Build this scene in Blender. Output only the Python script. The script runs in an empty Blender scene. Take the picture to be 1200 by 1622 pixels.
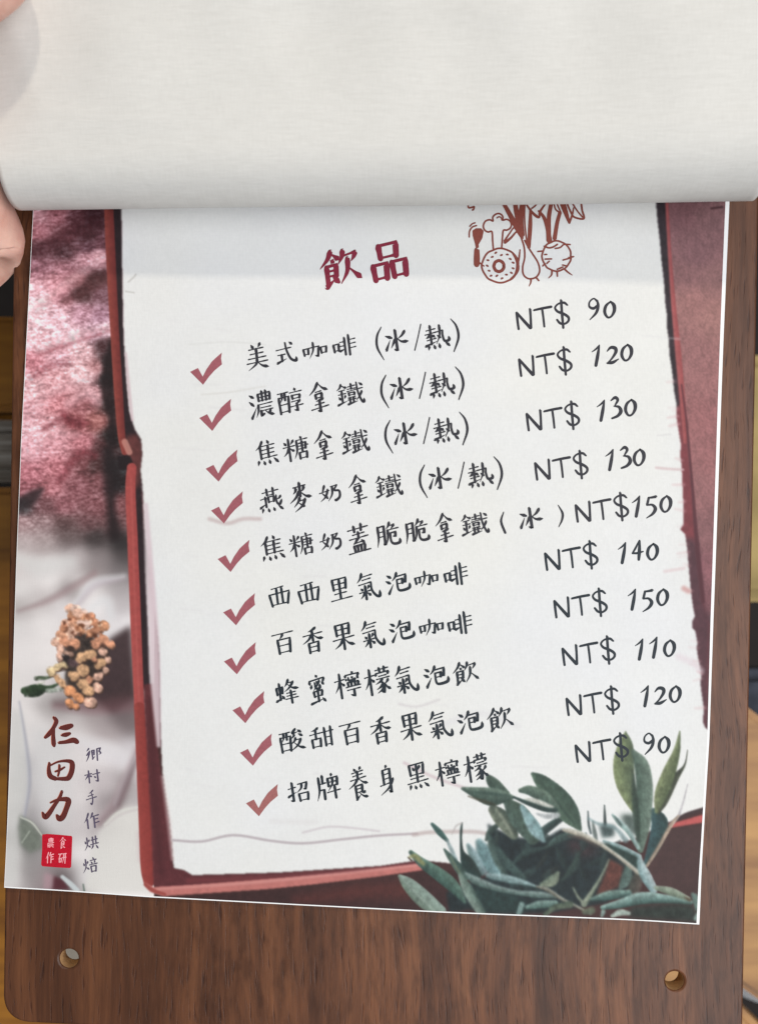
import bpy, bmesh, math, random
import numpy as np
from mathutils import Vector
random.seed(4); RNG = np.random.default_rng(7)
C = bpy.context.scene.collection

# ------------------------------------------------------------------ camera, world, lamps, exposure
S = 0.2306 / 1200.0          # metres per photo pixel on the printed page
D = 0.35                     # height of the lens over the page
def W(px, py, z=0.0):        # a point of the photo, carried down to height z
    k = S * (D - z) / D
    return ((px - 600) * k, (811 - py) * k, z)
cam = bpy.data.cameras.new('camera'); co = bpy.data.objects.new('camera', cam); C.objects.link(co)
co.location = (0, 0, D); cam.sensor_fit = 'VERTICAL'; cam.sensor_height = 36; cam.lens = 36 * D / (1622 * S)
cam.clip_start = 0.01; cam.clip_end = 20
cam.dof.use_dof = True; cam.dof.focus_distance = D; cam.dof.aperture_fstop = 9.0
bpy.context.scene.camera = co
world = bpy.data.worlds.new('World'); bpy.context.scene.world = world; world.use_nodes = True
bg = world.node_tree.nodes['Background']; bg.inputs[0].default_value = (0.86, 0.93, 1.0, 1); bg.inputs[1].default_value = 0.235
def area(name, loc, target, size, power, col):
    l = bpy.data.lights.new(name, 'AREA'); l.shape = 'SQUARE'; l.size = size; l.energy = power; l.color = col
    o = bpy.data.objects.new(name, l); C.objects.link(o); o.location = loc
    o.rotation_euler = (Vector(target) - Vector(loc)).to_track_quat('-Z', 'Y').to_euler()
    return o
area('window_light', (0.90, -0.36, 1.42), (0, 0, 0), 1.6, 36.5, (0.985, 0.992, 1.0))
area('lamp_light', (0.10, 1.16, 1.48), (0, 0, 0), 0.10, 9.0, (1.0, 0.90, 0.74))
vs = bpy.context.scene.view_settings
vs.view_transform = 'Standard'; vs.look = 'None'; vs.exposure = 0.0; vs.gamma = 1.0; vs.use_curve_mapping = False

# ------------------------------------------------------------------ helpers
def lin(c):
    c = np.asarray(c, dtype=float) / 255.0
    return np.where(c <= 0.04045, c / 12.92, ((c + 0.055) / 1.055) ** 2.4)
GAIN = 0.97                  # printed colour as albedo
def tag(o, label=None, cat=None, group=None, kind=None):
    for k, v in (('label', label), ('category', cat), ('group', group), ('kind', kind)):
        if v: o[k] = v
    return o
def link(name, me, mat=None, parent=None):
    o = bpy.data.objects.new(name, me); C.objects.link(o)
    if mat: me.materials.append(mat)
    if parent: o.parent = parent
    return o
def empty(name, loc=(0, 0, 0)):
    o = bpy.data.objects.new(name, None); C.objects.link(o); o.location = loc; o.empty_display_size = 0.01
    return o
def smooth(me):
    for p in me.polygons: p.use_smooth = True

def new_mat(name, rough=0.5, spec=0.5):
    m = bpy.data.materials.new(name); m.use_nodes = True
    b = m.node_tree.nodes['Principled BSDF']; b.inputs['Roughness'].default_value = rough
    b.inputs['Specular IOR Level'].default_value = spec
    return m, m.node_tree, b
def N(t, kind, **kw):
    n = t.nodes.new(kind)
    for k, v in kw.items(): setattr(n, k, v)
    return n
def noise(t, coord, scale, detail=3, rough=0.6, sc=1.0):
    mp = N(t, 'ShaderNodeMapping'); mp.inputs['Scale'].default_value = scale
    t.links.new(coord, mp.inputs['Vector'])
    nz = N(t, 'ShaderNodeTexNoise'); nz.inputs['Scale'].default_value = sc; nz.inputs['Detail'].default_value = detail
    nz.inputs['Roughness'].default_value = rough
    t.links.new(mp.outputs[0], nz.inputs['Vector'])
    return nz.outputs['Fac']
def ramp(t, fac, stops):
    r = N(t, 'ShaderNodeValToRGB'); e = r.color_ramp.elements
    while len(e) < len(stops): e.new(0.5)
    for i, (p, c) in enumerate(stops):
        e[i].position = p; e[i].color = (*c, 1) if len(c) == 3 else c
    t.links.new(fac, r.inputs[0]); return r.outputs[0]
def mix(t, mode, fac, a, b):
    m = N(t, 'ShaderNodeMix', data_type='RGBA', blend_type=mode)
    if isinstance(fac, (int, float)): m.inputs[0].default_value = fac
    else: t.links.new(fac, m.inputs[0])
    for i, v in ((6, a), (7, b)):
        if isinstance(v, tuple): m.inputs[i].default_value = (*v, 1)
        else: t.links.new(v, m.inputs[i])
    return m.outputs[2]
def math_(t, op, a, b):
    m = N(t, 'ShaderNodeMath', operation=op)
    for i, v in ((0, a), (1, b)):
        if isinstance(v, (int, float)): m.inputs[i].default_value = v
        else: t.links.new(v, m.inputs[i])
    return m.outputs[0]
def bump(t, b, h, strength, dist):
    n = N(t, 'ShaderNodeBump'); n.inputs['Strength'].default_value = strength; n.inputs['Distance'].default_value = dist
    t.links.new(h, n.inputs['Height']); t.links.new(n.outputs[0], b.inputs['Normal'])
def linen(t):
    co_ = N(t, 'ShaderNodeTexCoord').outputs['Object']
    a = noise(t, co_, (260, 2600, 1), 2); c = noise(t, co_, (2600, 260, 1), 2)
    return co_, a, c, math_(t, 'ADD', a, c)

def print_mat(name, amount):
    m, t, b = new_mat(name, 0.5, 0.22)
    at = N(t, 'ShaderNodeVertexColor'); at.layer_name = 'Col'
    co_, a, c, s = linen(t)
    v = ramp(t, math_(t, 'MULTIPLY', s, 0.5), [(0.32, (1 - amount,) * 3), (0.68, (1 + amount * .5,) * 3)])
    t.links.new(mix(t, 'MULTIPLY', 1.0, at.outputs['Color'], v), b.inputs['Base Color'])
    bump(t, b, s, 0.10, 0.0002)
    return m
def flat_mat(name, rgb, rough=0.45, amount=0.0, scale=1500):
    m, t, b = new_mat(name, rough, 0.2)
    base = tuple(lin(rgb) * GAIN)
    co_ = N(t, 'ShaderNodeTexCoord').outputs['Object']
    n = noise(t, co_, (scale, scale, scale), 2)
    v = ramp(t, n, [(0.3, (1 - amount,) * 3), (0.7, (1 + amount,) * 3)])
    t.links.new(mix(t, 'MULTIPLY', 1.0, base, v), b.inputs['Base Color'])
    return m

def walnut(name):
    m, t, b = new_mat(name, 0.35, 0.27)
    co_ = N(t, 'ShaderNodeTexCoord').outputs['Object']
    wob = noise(t, co_, (14, 9, 1), 2)
    wv = N(t, 'ShaderNodeVectorMath', operation='MULTIPLY'); wv.inputs[1].default_value = (0.012, 0, 0)
    cmb = N(t, 'ShaderNodeCombineXYZ'); t.links.new(wob, cmb.inputs[0]); t.links.new(cmb.outputs[0], wv.inputs[0])
    ad = N(t, 'ShaderNodeVectorMath', operation='ADD'); t.links.new(co_, ad.inputs[0]); t.links.new(wv.outputs[0], ad.inputs[1])
    cc = ad.outputs[0]
    bands = noise(t, cc, (85, 4.0, 1), 5, 0.65)
    broad = noise(t, cc, (16, 2.5, 1), 2)
    fine = noise(t, cc, (700, 45, 1), 3, 0.7)
    pore = noise(t, cc, (1150, 95, 1), 2, 0.5)
    col = ramp(t, bands, [(0.25, (0.052, 0.0190, 0.0090)), (0.46, (0.094, 0.0355, 0.0165)), (0.60, (0.146, 0.057, 0.0255)), (0.80, (0.20, 0.083, 0.038))])
    col = mix(t, 'MULTIPLY', 0.8, col, ramp(t, broad, [(0.3, (0.80, 0.78, 0.77)), (0.7, (1.16, 1.15, 1.12))]))
    col = mix(t, 'MULTIPLY', 0.85, col, ramp(t, fine, [(0.25, (0.62, 0.60, 0.60)), (0.7, (1.16, 1.16, 1.14))]))
    col = mix(t, 'MULTIPLY', 1.0, col, ramp(t, pore, [(0.31, (0.52, 0.47, 0.47)), (0.40, (1, 1, 1))]))
    fleck = noise(t, cc, (330, 75, 1), 3, 0.6); mask = noise(t, cc, (9, 4, 1), 1)
    fl = mix(t, 'MIX', ramp(t, mask, [(0.42, (0, 0, 0)), (0.6, (1, 1, 1))]), (1.0, 1.0, 1.0), ramp(t, fleck, [(0.36, (0.62, 0.58, 0.55)), (0.52, (1.02, 1.02, 1.02)), (0.70, (1.22, 1.2, 1.16))]))
    col = mix(t, 'MULTIPLY', 0.9, col, fl)
    t.links.new(col, b.inputs['Base Color'])
    bump(t, b, math_(t, 'ADD', fine, ramp(t, pore, [(0.30, (0, 0, 0)), (0.42, (1, 1, 1))])), 0.25, 0.00015)
    t.links.new(ramp(t, fine, [(0.2, (0.40,) * 3), (0.8, (0.30,) * 3)]), b.inputs['Roughness'])
    return m
def amber_wood(name, dark, light):
    m, t, b = new_mat(name, 0.45, 0.4)
    co_ = N(t, 'ShaderNodeTexCoord').outputs['Object']
    n = noise(t, co_, (12, 90, 12), 3)
    t.links.new(ramp(t, n, [(0.3, dark), (0.7, light)]), b.inputs['Base Color'])
    return m

# ------------------------------------------------------------------ floor, table, things lying under the board
floor_m = flat_mat('floor_dark', (38, 33, 32), 0.7, 0.25, 30)
me = bpy.data.meshes.new('floor'); me.from_pydata([(-3, -3, -0.62), (3, -3, -0.62), (3, 3, -0.62), (-3, 3, -0.62)], [], [(0, 1, 2, 3)])
tag(link('floor', me, floor_m), kind='structure')
ZB = -0.11
def slab(name, corners, z, thick, mat, parent=None, bev=0.003):
    bm = bmesh.new()
    top = [bm.verts.new(W(x, y, z)) for x, y in corners]
    f = bm.faces.new(top); bm.normal_update()
    if f.normal.z < 0: f.normal_flip()
    r = bmesh.ops.extrude_face_region(bm, geom=[f])
    bmesh.ops.translate(bm, vec=(0, 0, -thick), verts=[v for v in r['geom'] if isinstance(v, bmesh.types.BMVert)])
    bmesh.ops.recalc_face_normals(bm, faces=bm.faces)
    bmesh.ops.bevel(bm, geom=list(bm.edges), offset=bev, segments=2, affect='EDGES')
    me = bpy.data.meshes.new(name); bm.to_mesh(me); bm.free()
    return link(name, me, mat, parent)
amber = amber_wood('amber_wood', (0.17, 0.062, 0.006), (0.36, 0.150, 0.014))
amber2 = amber_wood('amber_wood_light', (0.24, 0.105, 0.025), (0.46, 0.24, 0.07))
tbl = empty('slatted_table', W(600, 1100, -0.62))
tag(tbl, 'amber wooden slatted table seen blurred below and beside the menu board', 'table')
def child(o):
    o.parent = tbl; o.matrix_parent_inverse = tbl.matrix_world.inverted(); return o
tbl.matrix_world  # evaluated below
bpy.context.view_layer.update()
child(slab('slat', [(-420, 500), (330, 500), (330, 652), (-420, 652)], ZB - .01, 0.02, amber))
child(slab('slat', [(-420, 772), (640, 772), (640, 1820), (-420, 1820)], ZB, 0.02, amber))
child(slab('slat', [(930, 1060), (1105, 1060), (1420, 1300), (1420, 1740), (930, 1395)], ZB, 0.02, amber2))
child(slab('slat', [(880, 1395), (970, 1395), (1420, 1840), (880, 1840)], ZB, 0.02, amber2))
child(slab('crossbar', [(560, 740), (960, 740), (960, 1790), (560, 1790)], ZB - .024, 0.03, amber))
for lx, ly in ((-380, 600), (-380, 1760), (1380, 1600), (620, 800)):
    x, y, _ = W(lx, ly, ZB)
    me = bpy.data.meshes.new('leg'); bm = bmesh.new()
    bmesh.ops.create_cube(bm, size=1.0); bmesh.ops.scale(bm, vec=(0.03, 0.03, 0.56 + 0.035), verts=bm.verts)
    bmesh.ops.translate(bm, vec=(x, y, -0.62 + 0.2775), verts=bm.verts)
    bmesh.ops.scale(bm, vec=(1, 1, 0.87), space=__import__('mathutils').Matrix.Translation((0, 0, 0.62)), verts=bm.verts)
    bm.to_mesh(me); bm.free(); child(link('leg', me, amber))
tan_m = flat_mat('tan_weave', (158, 138, 92), 0.7, 0.2, 60)
o = slab('wicker_panel', [(1100, 560), (1420, 560), (1420, 955), (1100, 955)], ZB - 0.03, 0.05, tan_m, None, .006)
tag(o, 'pale tan panel blurred past the right edge of the board', 'panel')
navy_m = flat_mat('slate_cloth', (62, 66, 76), 0.9, 0.2, 200)
o = slab('folded_cloth', [(1130, 1062), (1400, 1062), (1400, 1200), (1250, 1200), (1130, 1150)], ZB - 0.045, 0.02, navy_m, None, .005)
tag(o, 'dark slate blue cloth in the gap beside the right edge of the board', 'cloth')
grey_m, t, b = new_mat('grey_stripe_cloth', 0.9, 0.2)
co_ = N(t, 'ShaderNodeTexCoord').outputs['Object']
t.links.new(ramp(t, noise(t, co_, (20, 420, 20), 2), [(0.35, (0.13, 0.105, 0.08)), (0.65, (0.36, 0.33, 0.29))]), b.inputs['Base Color'])
o = slab('table_runner', [(-400, 664), (300, 664), (300, 764), (-400, 764)], ZB - 0.005, 0.016, grey_m, None, .006)
tag(o, 'grey beige striped cloth roll between two slats left of the board', 'cloth')
nap_m = flat_mat('napkin_white', (150, 141, 128), 0.8, 0.05, 200)
o = slab('paper_napkin', [(70, 1470), (170, 1470), (170, 1560), (70, 1560)], ZB + 0.0022, 0.002, nap_m, None, .0005)
tag(o, 'pale napkin on the slat, glimpsed through the left hole of the board', 'napkin')
cu = bpy.data.curves.new('cable', 'CURVE'); cu.dimensions = '3D'; cu.bevel_depth = 0.0028; cu.bevel_resolution = 4
sp = cu.splines.new('BEZIER'); pts = [W(1090, 1500, ZB - .03), W(1185, 1572, ZB - .03), W(1330, 1590, ZB - .03)]
sp.bezier_points.add(2)
for p, q in zip(sp.bezier_points, pts): p.co = q; p.handle_left_type = p.handle_right_type = 'AUTO'
tmp = bpy.data.objects.new('tmp', cu); C.objects.link(tmp)
me = bpy.data.meshes.new_from_object(tmp.evaluated_get(bpy.context.evaluated_depsgraph_get())); bpy.data.objects.remove(tmp)
smooth(me); o = link('cable', me, flat_mat('cable_grey', (205, 208, 212), 0.5)); 
tag(o, 'thin grey cable curving past the lower right edge of the board', 'cable')

# ------------------------------------------------------------------ the walnut board
BT = 0.0075
def board_outline():
    c = [(24, 120), (1207, 100), (1175, 1645), (5, 1617)]
    c = [(30, -190), (1211, -190), (1174.5, 1676), (5, 1618)]
    out = []
    rad = 40
    for i, p in enumerate(c):
        a, b_ = np.array(c[i - 1], float), np.array(c[(i + 1) % 4], float); p = np.array(p, float)
        da, db = (a - p) / np.linalg.norm(a - p), (b_ - p) / np.linalg.norm(b_ - p)
        p0, p1 = p + da * rad, p + db * rad
        for k in range(13):
            s = k / 12; q = (1 - s) ** 2 * p0 + 2 * s * (1 - s) * (p * .88 + (p0 + p1) * .06) + s * s * p1
            out.append(tuple(q))
    return out
cu = bpy.data.curves.new('menu_board', 'CURVE'); cu.dimensions = '2D'; cu.fill_mode = 'BOTH'
cu.extrude = BT / 2 - 0.0008; cu.bevel_depth = 0.0008; cu.bevel_resolution = 3; cu.offset = -0.0008
ZT = -0.0014                                     # top of the board
def spline(pts):
    s = cu.splines.new('POLY'); s.points.add(len(pts) - 1); s.use_cyclic_u = True
    for p, q in zip(s.points, pts): x, y, z = W(*q, ZT); p.co = (x, y, 0, 1)
spline(board_outline())
for hx, hy in ((109.5, 1518.5), (1068, 1554)):
    spline([(hx + 14.6 * math.cos(a * math.tau / 40), hy + 14.6 * math.sin(a * math.tau / 40)) for a in range(40)])
tmp = bpy.data.objects.new('tmp', cu); C.objects.link(tmp)
me = bpy.data.meshes.new_from_object(tmp.evaluated_get(bpy.context.evaluated_depsgraph_get())); bpy.data.objects.remove(tmp)
me.transform(__import__('mathutils').Matrix.Translation((0, 0, ZT - BT / 2)))
board = link('menu_board', me, walnut('walnut_veneer'))
edge_m = flat_mat('fibre_edge', (176, 140, 100), 0.6, 0.15, 900)
me.materials.append(edge_m)
for p in me.polygons:
    if abs(p.normal.z) < 0.3:
        c = p.center; hole = any((c.x - W(h, k, ZT)[0]) ** 2 + (c.y - W(h, k, ZT)[1]) ** 2 < (20 * S) ** 2 for h, k in ((109.5, 1518.5), (1068, 1554)))
        if hole: p.material_index = 1
tag(board, 'dark walnut menu board with two drilled holes along its bottom end', 'board')

# ------------------------------------------------------------------ painter for the printed artwork (photo pixel frame)
X0, Y0, CW, CH = 0, 240, 1165, 1240
IMG = np.zeros((CH, CW, 3)); RID = np.zeros((CH, CW), dtype=np.int8)
PAPER, CLOTH, FRAME, FLOWER, LEAF = range(5)
def vnoise(h, w, cx, cy, seed):
    r = np.random.default_rng(seed); gw, gh = int(w / cx) + 3, int(h / cy) + 3
    g = r.random((gh, gw)); xs = np.arange(w) / cx; ys = np.arange(h) / cy
    xi, yi = xs.astype(int), ys.astype(int); fx, fy = xs - xi, ys - yi
    fx = fx * fx * (3 - 2 * fx); fy = fy * fy * (3 - 2 * fy)
    a = g[np.ix_(yi, xi)]; b = g[np.ix_(yi, xi + 1)]; c = g[np.ix_(yi + 1, xi)]; d = g[np.ix_(yi + 1, xi + 1)]
    FX, FY = fx[None, :], fy[:, None]
    return (a * (1 - FX) + b * FX) * (1 - FY) + (c * (1 - FX) + d * FX) * FY
def fbm(h, w, cx, cy, seed, o=3):
    t = 0; a = 1; s = 0
    for k in range(o): t = t + a * vnoise(h, w, max(cx / 2 ** k, 1), max(cy / 2 ** k, 1), seed + k); s += a; a *= .55
    return t / s
def box(pts, pad):
    xs = [p[0] for p in pts]; ys = [p[1] for p in pts]
    x0 = max(int(min(xs) - pad) - X0, 0); x1 = min(int(max(xs) + pad) + 1 - X0, CW)
    y0 = max(int(min(ys) - pad) - Y0, 0); y1 = min(int(max(ys) + pad) + 1 - Y0, CH)
    return x0, x1, y0, y1
def blend(bx, al, col, rid):
    x0, x1, y0, y1 = bx
    IMG[y0:y1, x0:x1] = IMG[y0:y1, x0:x1] * (1 - al[..., None]) + col * al[..., None]
    if rid is not None: RID[y0:y1, x0:x1][al > 0.5] = rid
def boxblur(a, r):
    if r < 1: return a
    for ax in (0, 1):
        for _ in range(2):
            p = np.concatenate([np.repeat(np.take(a, [0], ax), r + 1, ax), a, np.repeat(np.take(a, [-1], ax), r, ax)], ax)
            c = np.cumsum(p, ax); n = a.shape[ax]
            a = (np.take(c, range(2 * r + 1, 2 * r + 1 + n), ax) - np.take(c, range(0, n), ax)) / (2 * r + 1)
    return a
def poly(pts, col, soft=1, rid=None, alpha=1.0, tex=0.0):
    bx = box(pts, soft * 3 + 2); x0, x1, y0, y1 = bx
    if x1 <= x0 or y1 <= y0: return
    xx, yy = np.meshgrid(np.arange(x0, x1) + X0 + .5, np.arange(y0, y1) + Y0 + .5)
    m = np.zeros(xx.shape, bool)
    for i in range(len(pts)):
        (ax, ay), (bx_, by) = pts[i - 1], pts[i]
        if ay == by: continue
        m ^= ((ay > yy) != (by > yy)) & (xx < (bx_ - ax) * (yy - ay) / (by - ay) + ax)
    al = boxblur(m.astype(float), int(soft)) * alpha
    c = np.array(col, float) * np.ones(al.shape + (3,))
    if tex: c = c * (1 + tex * (fbm(*al.shape, 7, 7, int(pts[0][0] * 7 + pts[0][1])) - .5))[..., None]
    blend(bx, al, c, rid)
def stroke(pts, ca, cb=None, soft=1.5, rid=None, alpha=1.0, tex=0.0):
    """tapered band through (x, y, halfwidth); colour runs from its left side ca to its right side cb"""
    cb = ca if cb is None else cb
    P = np.array(catmull(pts, 5), float); mw = P[:, 2].max()
    bx = box(pts, mw + soft * 2 + 3); x0, x1, y0, y1 = bx
    if x1 <= x0 or y1 <= y0: return
    xx, yy = np.meshgrid(np.arange(x0, x1) + X0 + .5, np.arange(y0, y1) + Y0 + .5)
    best = np.full(xx.shape, 1e9); side = np.zeros(xx.shape)
    for (ax, ay, aw), (bx_, by, bw) in zip(P[:-1], P[1:]):
        dx, dy = bx_ - ax, by - ay; L2 = dx * dx + dy * dy + 1e-9
        s = np.clip(((xx - ax) * dx + (yy - ay) * dy) / L2, 0, 1)
        w = np.maximum(aw + (bw - aw) * s, .3)
        ex, ey = xx - (ax + dx * s), yy - (ay + dy * s); d = np.hypot(ex, ey)
        sd = d - w; k = sd < best
        cr = (dx * ey - dy * ex) / math.sqrt(L2)
        side[k] = np.clip(cr / w, -1, 1)[k]; best[k] = sd[k]
    al = np.clip(.5 - best / (2 * soft), 0, 1); al = al * al * (3 - 2 * al) * alpha
    f = (side * .5 + .5)[..., None]
    c = np.array(ca, float) * (1 - f) + np.array(cb, float) * f
    if tex: c = c * (1 + tex * (fbm(*al.shape, 6, 6, int(abs(pts[0][0] * 13 + pts[0][1]))) - .5))[..., None]
    blend(bx, al, c, rid)
def catmull(pts, n):
    P = [np.array(p, float) for p in pts]
    if len(P) < 3: return [P[0] + (P[1] - P[0]) * k / n for k in range(n + 1)]
    out = []
    for i in range(len(P) - 1):
        a = P[i - 1] if i else 2 * P[0] - P[1]; b, c = P[i], P[i + 1]; d = P[i + 2] if i + 2 < len(P) else 2 * P[-1] - P[-2]
        for k in range(n):
            t = k / n; out.append(.5 * ((2 * b) + (c - a) * t + (2 * a - 5 * b + 4 * c - d) * t * t + (3 * b - a - 3 * c + d) * t ** 3))
    out.append(P[-1]); return out
def blob(x, y, rx, ry, ang, col, soft=1.2, rid=None):
    ca, sa = math.cos(ang), math.sin(ang); e = max(rx - ry, .1)
    stroke([(x - ca * e, y - sa * e, ry), (x + ca * e, y + sa * e, ry)], tuple(np.array(col) * 1.06), tuple(np.array(col) * .9), soft, rid, 1, .25)
def idw(bbx, pts, power=4.0):
    x0, x1, y0, y1 = bbx; st = 3
    xx, yy = np.meshgrid(np.arange(x0, x1 + st, st), np.arange(y0, y1 + st, st))
    num = np.zeros(xx.shape + (3,)); den = np.zeros(xx.shape)
    for x, y, r, g, b in pts:
        w = 1 / ((xx - x) ** 2 + ((yy - y) * 1.15) ** 2 + 60) ** (power / 2); den += w; num += w[..., None] * np.array((r, g, b))
    c = num / den[..., None]
    return np.repeat(np.repeat(c, st, 0), st, 1)[:y1 - y0, :x1 - x0]

# --- ground of the print: dark table
IMG[:] = (66, 40, 39); RID[:] = CLOTH
IMG *= (1 + .25 * (fbm(CH, CW, 40, 9, 5) - .5))[..., None]
# --- plush cloth and pale cloth on the left
PL = '''60 340 190 130 140;90 340 150 80 90;120 345 90 40 48;150 345 60 22 30;60 365 160 90 100;100 370 110 55 62;140 375 70 30 36;60 395 90 45 52;100 395 80 40 46;140 390 90 45 55;160 385 100 50 60
60 425 150 90 102;100 430 170 105 115;140 410 200 135 145;155 405 205 145 152;55 460 205 150 160;90 455 190 120 130;120 445 130 70 75;150 440 75 38 40;60 480 238 205 212;100 470 170 105 115;130 465 75 40 42;160 465 110 65 75
55 510 225 180 188;90 500 215 165 175;130 495 170 115 130;160 500 150 100 118;60 540 225 170 178;110 530 225 180 190;150 525 195 150 165;168 520 205 170 180;50 570 190 110 120;90 560 205 145 155;130 555 225 175 180;163 545 60 25 28;170 570 40 22 24
50 610 215 160 165;90 600 200 135 140;130 590 225 175 178;150 580 170 110 112;170 600 35 22 24;45 650 205 140 148;90 640 190 110 116;130 640 150 80 84;150 625 200 140 145;172 640 50 28 28;45 680 220 165 172;80 670 205 140 146;120 665 140 65 68;150 665 150 80 76;178 690 30 22 22
45 710 205 140 150;90 700 200 130 138;130 700 180 100 108;160 710 80 40 42;45 750 175 95 105;90 740 170 90 98;130 730 120 60 64;150 735 70 36 36;185 740 40 30 32;40 775 140 70 78;80 770 160 85 92;120 770 130 68 74;160 760 120 62 66;190 760 35 26 28
35 800 60 48 50;70 800 110 62 66;100 800 140 75 82;150 800 125 65 70;185 800 120 60 62;35 830 165 120 122;70 825 150 110 112;100 830 95 58 58;140 830 110 58 62;180 830 115 60 62;30 860 185 155 155;70 860 175 140 140;110 850 110 75 75;150 850 60 42 42;190 860 45 36 38
30 890 205 190 188;80 895 210 205 205;120 880 185 165 168;160 880 140 115 118;195 880 80 62 66;30 930 205 205 203;80 915 222 222 220;120 920 200 192 192;150 905 150 120 122;190 905 120 100 106;30 965 175 160 158;70 950 190 175 175;110 930 150 125 127;145 925 205 200 202;190 930 165 150 158
30 990 205 203 203;70 985 215 213 212;100 960 205 200 205;150 955 222 222 224;195 960 180 170 180;185 990 205 205 215;205 985 215 218 228;40 1040 212 210 209;80 1030 218 216 214;30 1090 210 207 205;60 1090 205 200 200;75 1112 160 148 146;100 1118 150 128 128;40 1130 212 209 207
60 1150 205 203 202;110 1140 190 178 178;150 1130 165 135 138;190 1130 118 78 86;205 1150 130 92 98;30 1170 205 203 203;70 1180 200 198 200;120 1170 205 198 198;170 1160 175 145 150;205 1180 190 185 200;40 1210 165 165 176;25 1210 205 204 202;80 1210 205 205 206;130 1200 208 200 202;165 1190 220 217 222;205 1210 205 204 212
25 1260 205 204 200;45 1255 165 165 172;80 1250 203 203 206;130 1260 205 198 200;170 1240 190 170 180;200 1235 150 125 130;215 1230 190 180 185;25 1300 200 198 196;45 1290 150 145 155;80 1290 192 188 195;130 1290 195 185 190;165 1270 160 135 145;185 1270 130 108 112;215 1270 175 165 170
40 1310 110 115 108;60 1330 120 120 115;100 1310 190 180 185;165 1310 170 150 158;200 1285 220 220 212;25 1350 198 196 194;45 1345 100 105 98;60 1350 150 140 145;130 1350 212 210 210;190 1340 220 216 214;225 1330 205 190 192;20 1385 205 203 202;45 1380 140 130 132;75 1390 160 120 130;95 1395 95 50 58;110 1395 120 100 105;130 1390 200 205 208;170 1390 222 221 219;215 1400 225 224 222'''
cp = [tuple(map(float, q.split())) for l in PL.split('\n') for q in l.split(';')]
c = idw((X0, 245, 250, Y0 + CH), [(x, y, r, g, b) for x, y, r, g, b in cp])[:, :245]
cb_ = c.copy()
for ch_ in range(3): cb_[..., ch_] = boxblur(c[..., ch_].copy(), 9)
pl_ = (1 / (1 + np.exp((Y0 + np.arange(10, 10 + c.shape[0]) - 850) / 14.0)))[:, None, None]; c = c * pl_ + cb_ * (1 - pl_)
h_, w_ = c.shape[:2]
plush = (1 / (1 + np.exp((Y0 + np.arange(10, 10 + h_) - 835) / 14.0)))[:, None]
xx, yy = np.meshgrid(np.arange(w_), np.arange(h_))
nap = fbm(h_, w_, 5, 4, 21, 2) - .5; nap2 = fbm(h_, w_, 24, 16, 31, 2) - .5; nap3 = vnoise(h_, w_, 2.6, 2.2, 77) - .5
dg = fbm(h_, w_ + h_, 7, 3.4, 41, 2) - .5; nd = dg[np.arange(h_)[:, None], np.arange(w_)[None, :] + (np.arange(h_)[:, None] * 7 // 10)]
grey = c.mean(-1, keepdims=True) * np.array((1.16, .93, .98)); c = c * .80 + grey * .20 + 9 * plush[..., None]
lum = plush * (0.38 * nap + .16 * nap2 + .20 * nap3 + .50 * nd + .09)
c = c * (1 + lum)[..., None] + (np.clip(lum, 0, 1) * 70)[..., None] * np.array((.2, .9, .9))
gy_ = c.mean(-1, keepdims=True) * np.array((1.01, .995, .985)); k2 = (1 - plush)[..., None] * .7; c = c * (1 - k2) + gy_ * k2
c = c * (1 + (1 - plush) * (.02 * nap2 + .085))[..., None]
IMG[10:10 + h_, 0:245] = np.clip(c, 8, 246)
stroke([(55, 400, 5), (100, 378, 9), (150, 350, 12)], (58, 24, 30), (70, 30, 36), 12, None, .55, .5)
stroke([(100, 478, 3), (130, 462, 10), (168, 440, 12)], (60, 30, 32), (90, 50, 52), 7, None, .6, .5)
stroke([(65, 562, 2), (110, 545, 3), (172, 525, 2)], (150, 80, 88), None, 4, None, .6, .4)
stroke([(178, 540, 4), (173, 580, 9), (171, 620, 11), (178, 660, 6), (178, 700, 8)], (36, 25, 27), None, 6, None, .85, .4)
for a_, b_, c_, al_ in (((58, 488, 6), (110, 450, 7), (166, 408, 4), .5), ((62, 556, 5), (112, 536, 7), (170, 518, 4), .5), ((44, 660, 8), (90, 620, 8), (150, 596, 6), .35), ((46, 720, 9), (84, 690, 9), (122, 690, 6), .35), ((110, 640, 7), (140, 625, 8), (158, 640, 4), .5)):
    stroke([a_, b_, c_], (228, 186, 192), (206, 150, 158), 7, None, al_, .9)
for a_, b_, c_, al_ in (((50, 600, 4), (80, 580, 5), (110, 576, 3), .4), ((70, 680, 3), (100, 664, 5), (128, 668, 4), .5), ((95, 760, 5), (125, 720, 7), (150, 722, 5), .5), ((100, 655, 5), (118, 672, 6), (140, 670, 4), .55)):
    stroke([a_, b_, c_], (112, 46, 54), None, 6, None, al_, .9)
stroke([(30, 800, 8), (50, 788, 10), (66, 776, 4)], (45, 36, 38), None, 6, None, .8)
stroke([(30, 968, 2), (75, 952, 5), (115, 930, 6), (150, 908, 5)], (150, 126, 128), (165, 140, 142), 6, None, .6)
stroke([(172, 715, 10), (178, 760, 14), (176, 800, 7), (182, 845, 12)], (34, 26, 28), None, 9, None, .85)
poly([(176, 1010), (208, 990), (216, 1105), (180, 1128), (140, 1105), (130, 1060)], (62, 46, 48), 5, None, .95, .15)
stroke([(90, 1116, 6), (150, 1118, 12), (210, 1112, 14)], (88, 62, 64), (130, 92, 98), 10, None, .6)
poly([(50, 1150), (108, 1160), (112, 1300), (84, 1318), (56, 1250)], (210, 208, 208), 9, None, .6)
stroke([(120, 1172, 6), (165, 1188, 14), (206, 1206, 10)], (226, 222, 224), (222, 216, 220), 12, None, .75)
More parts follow.
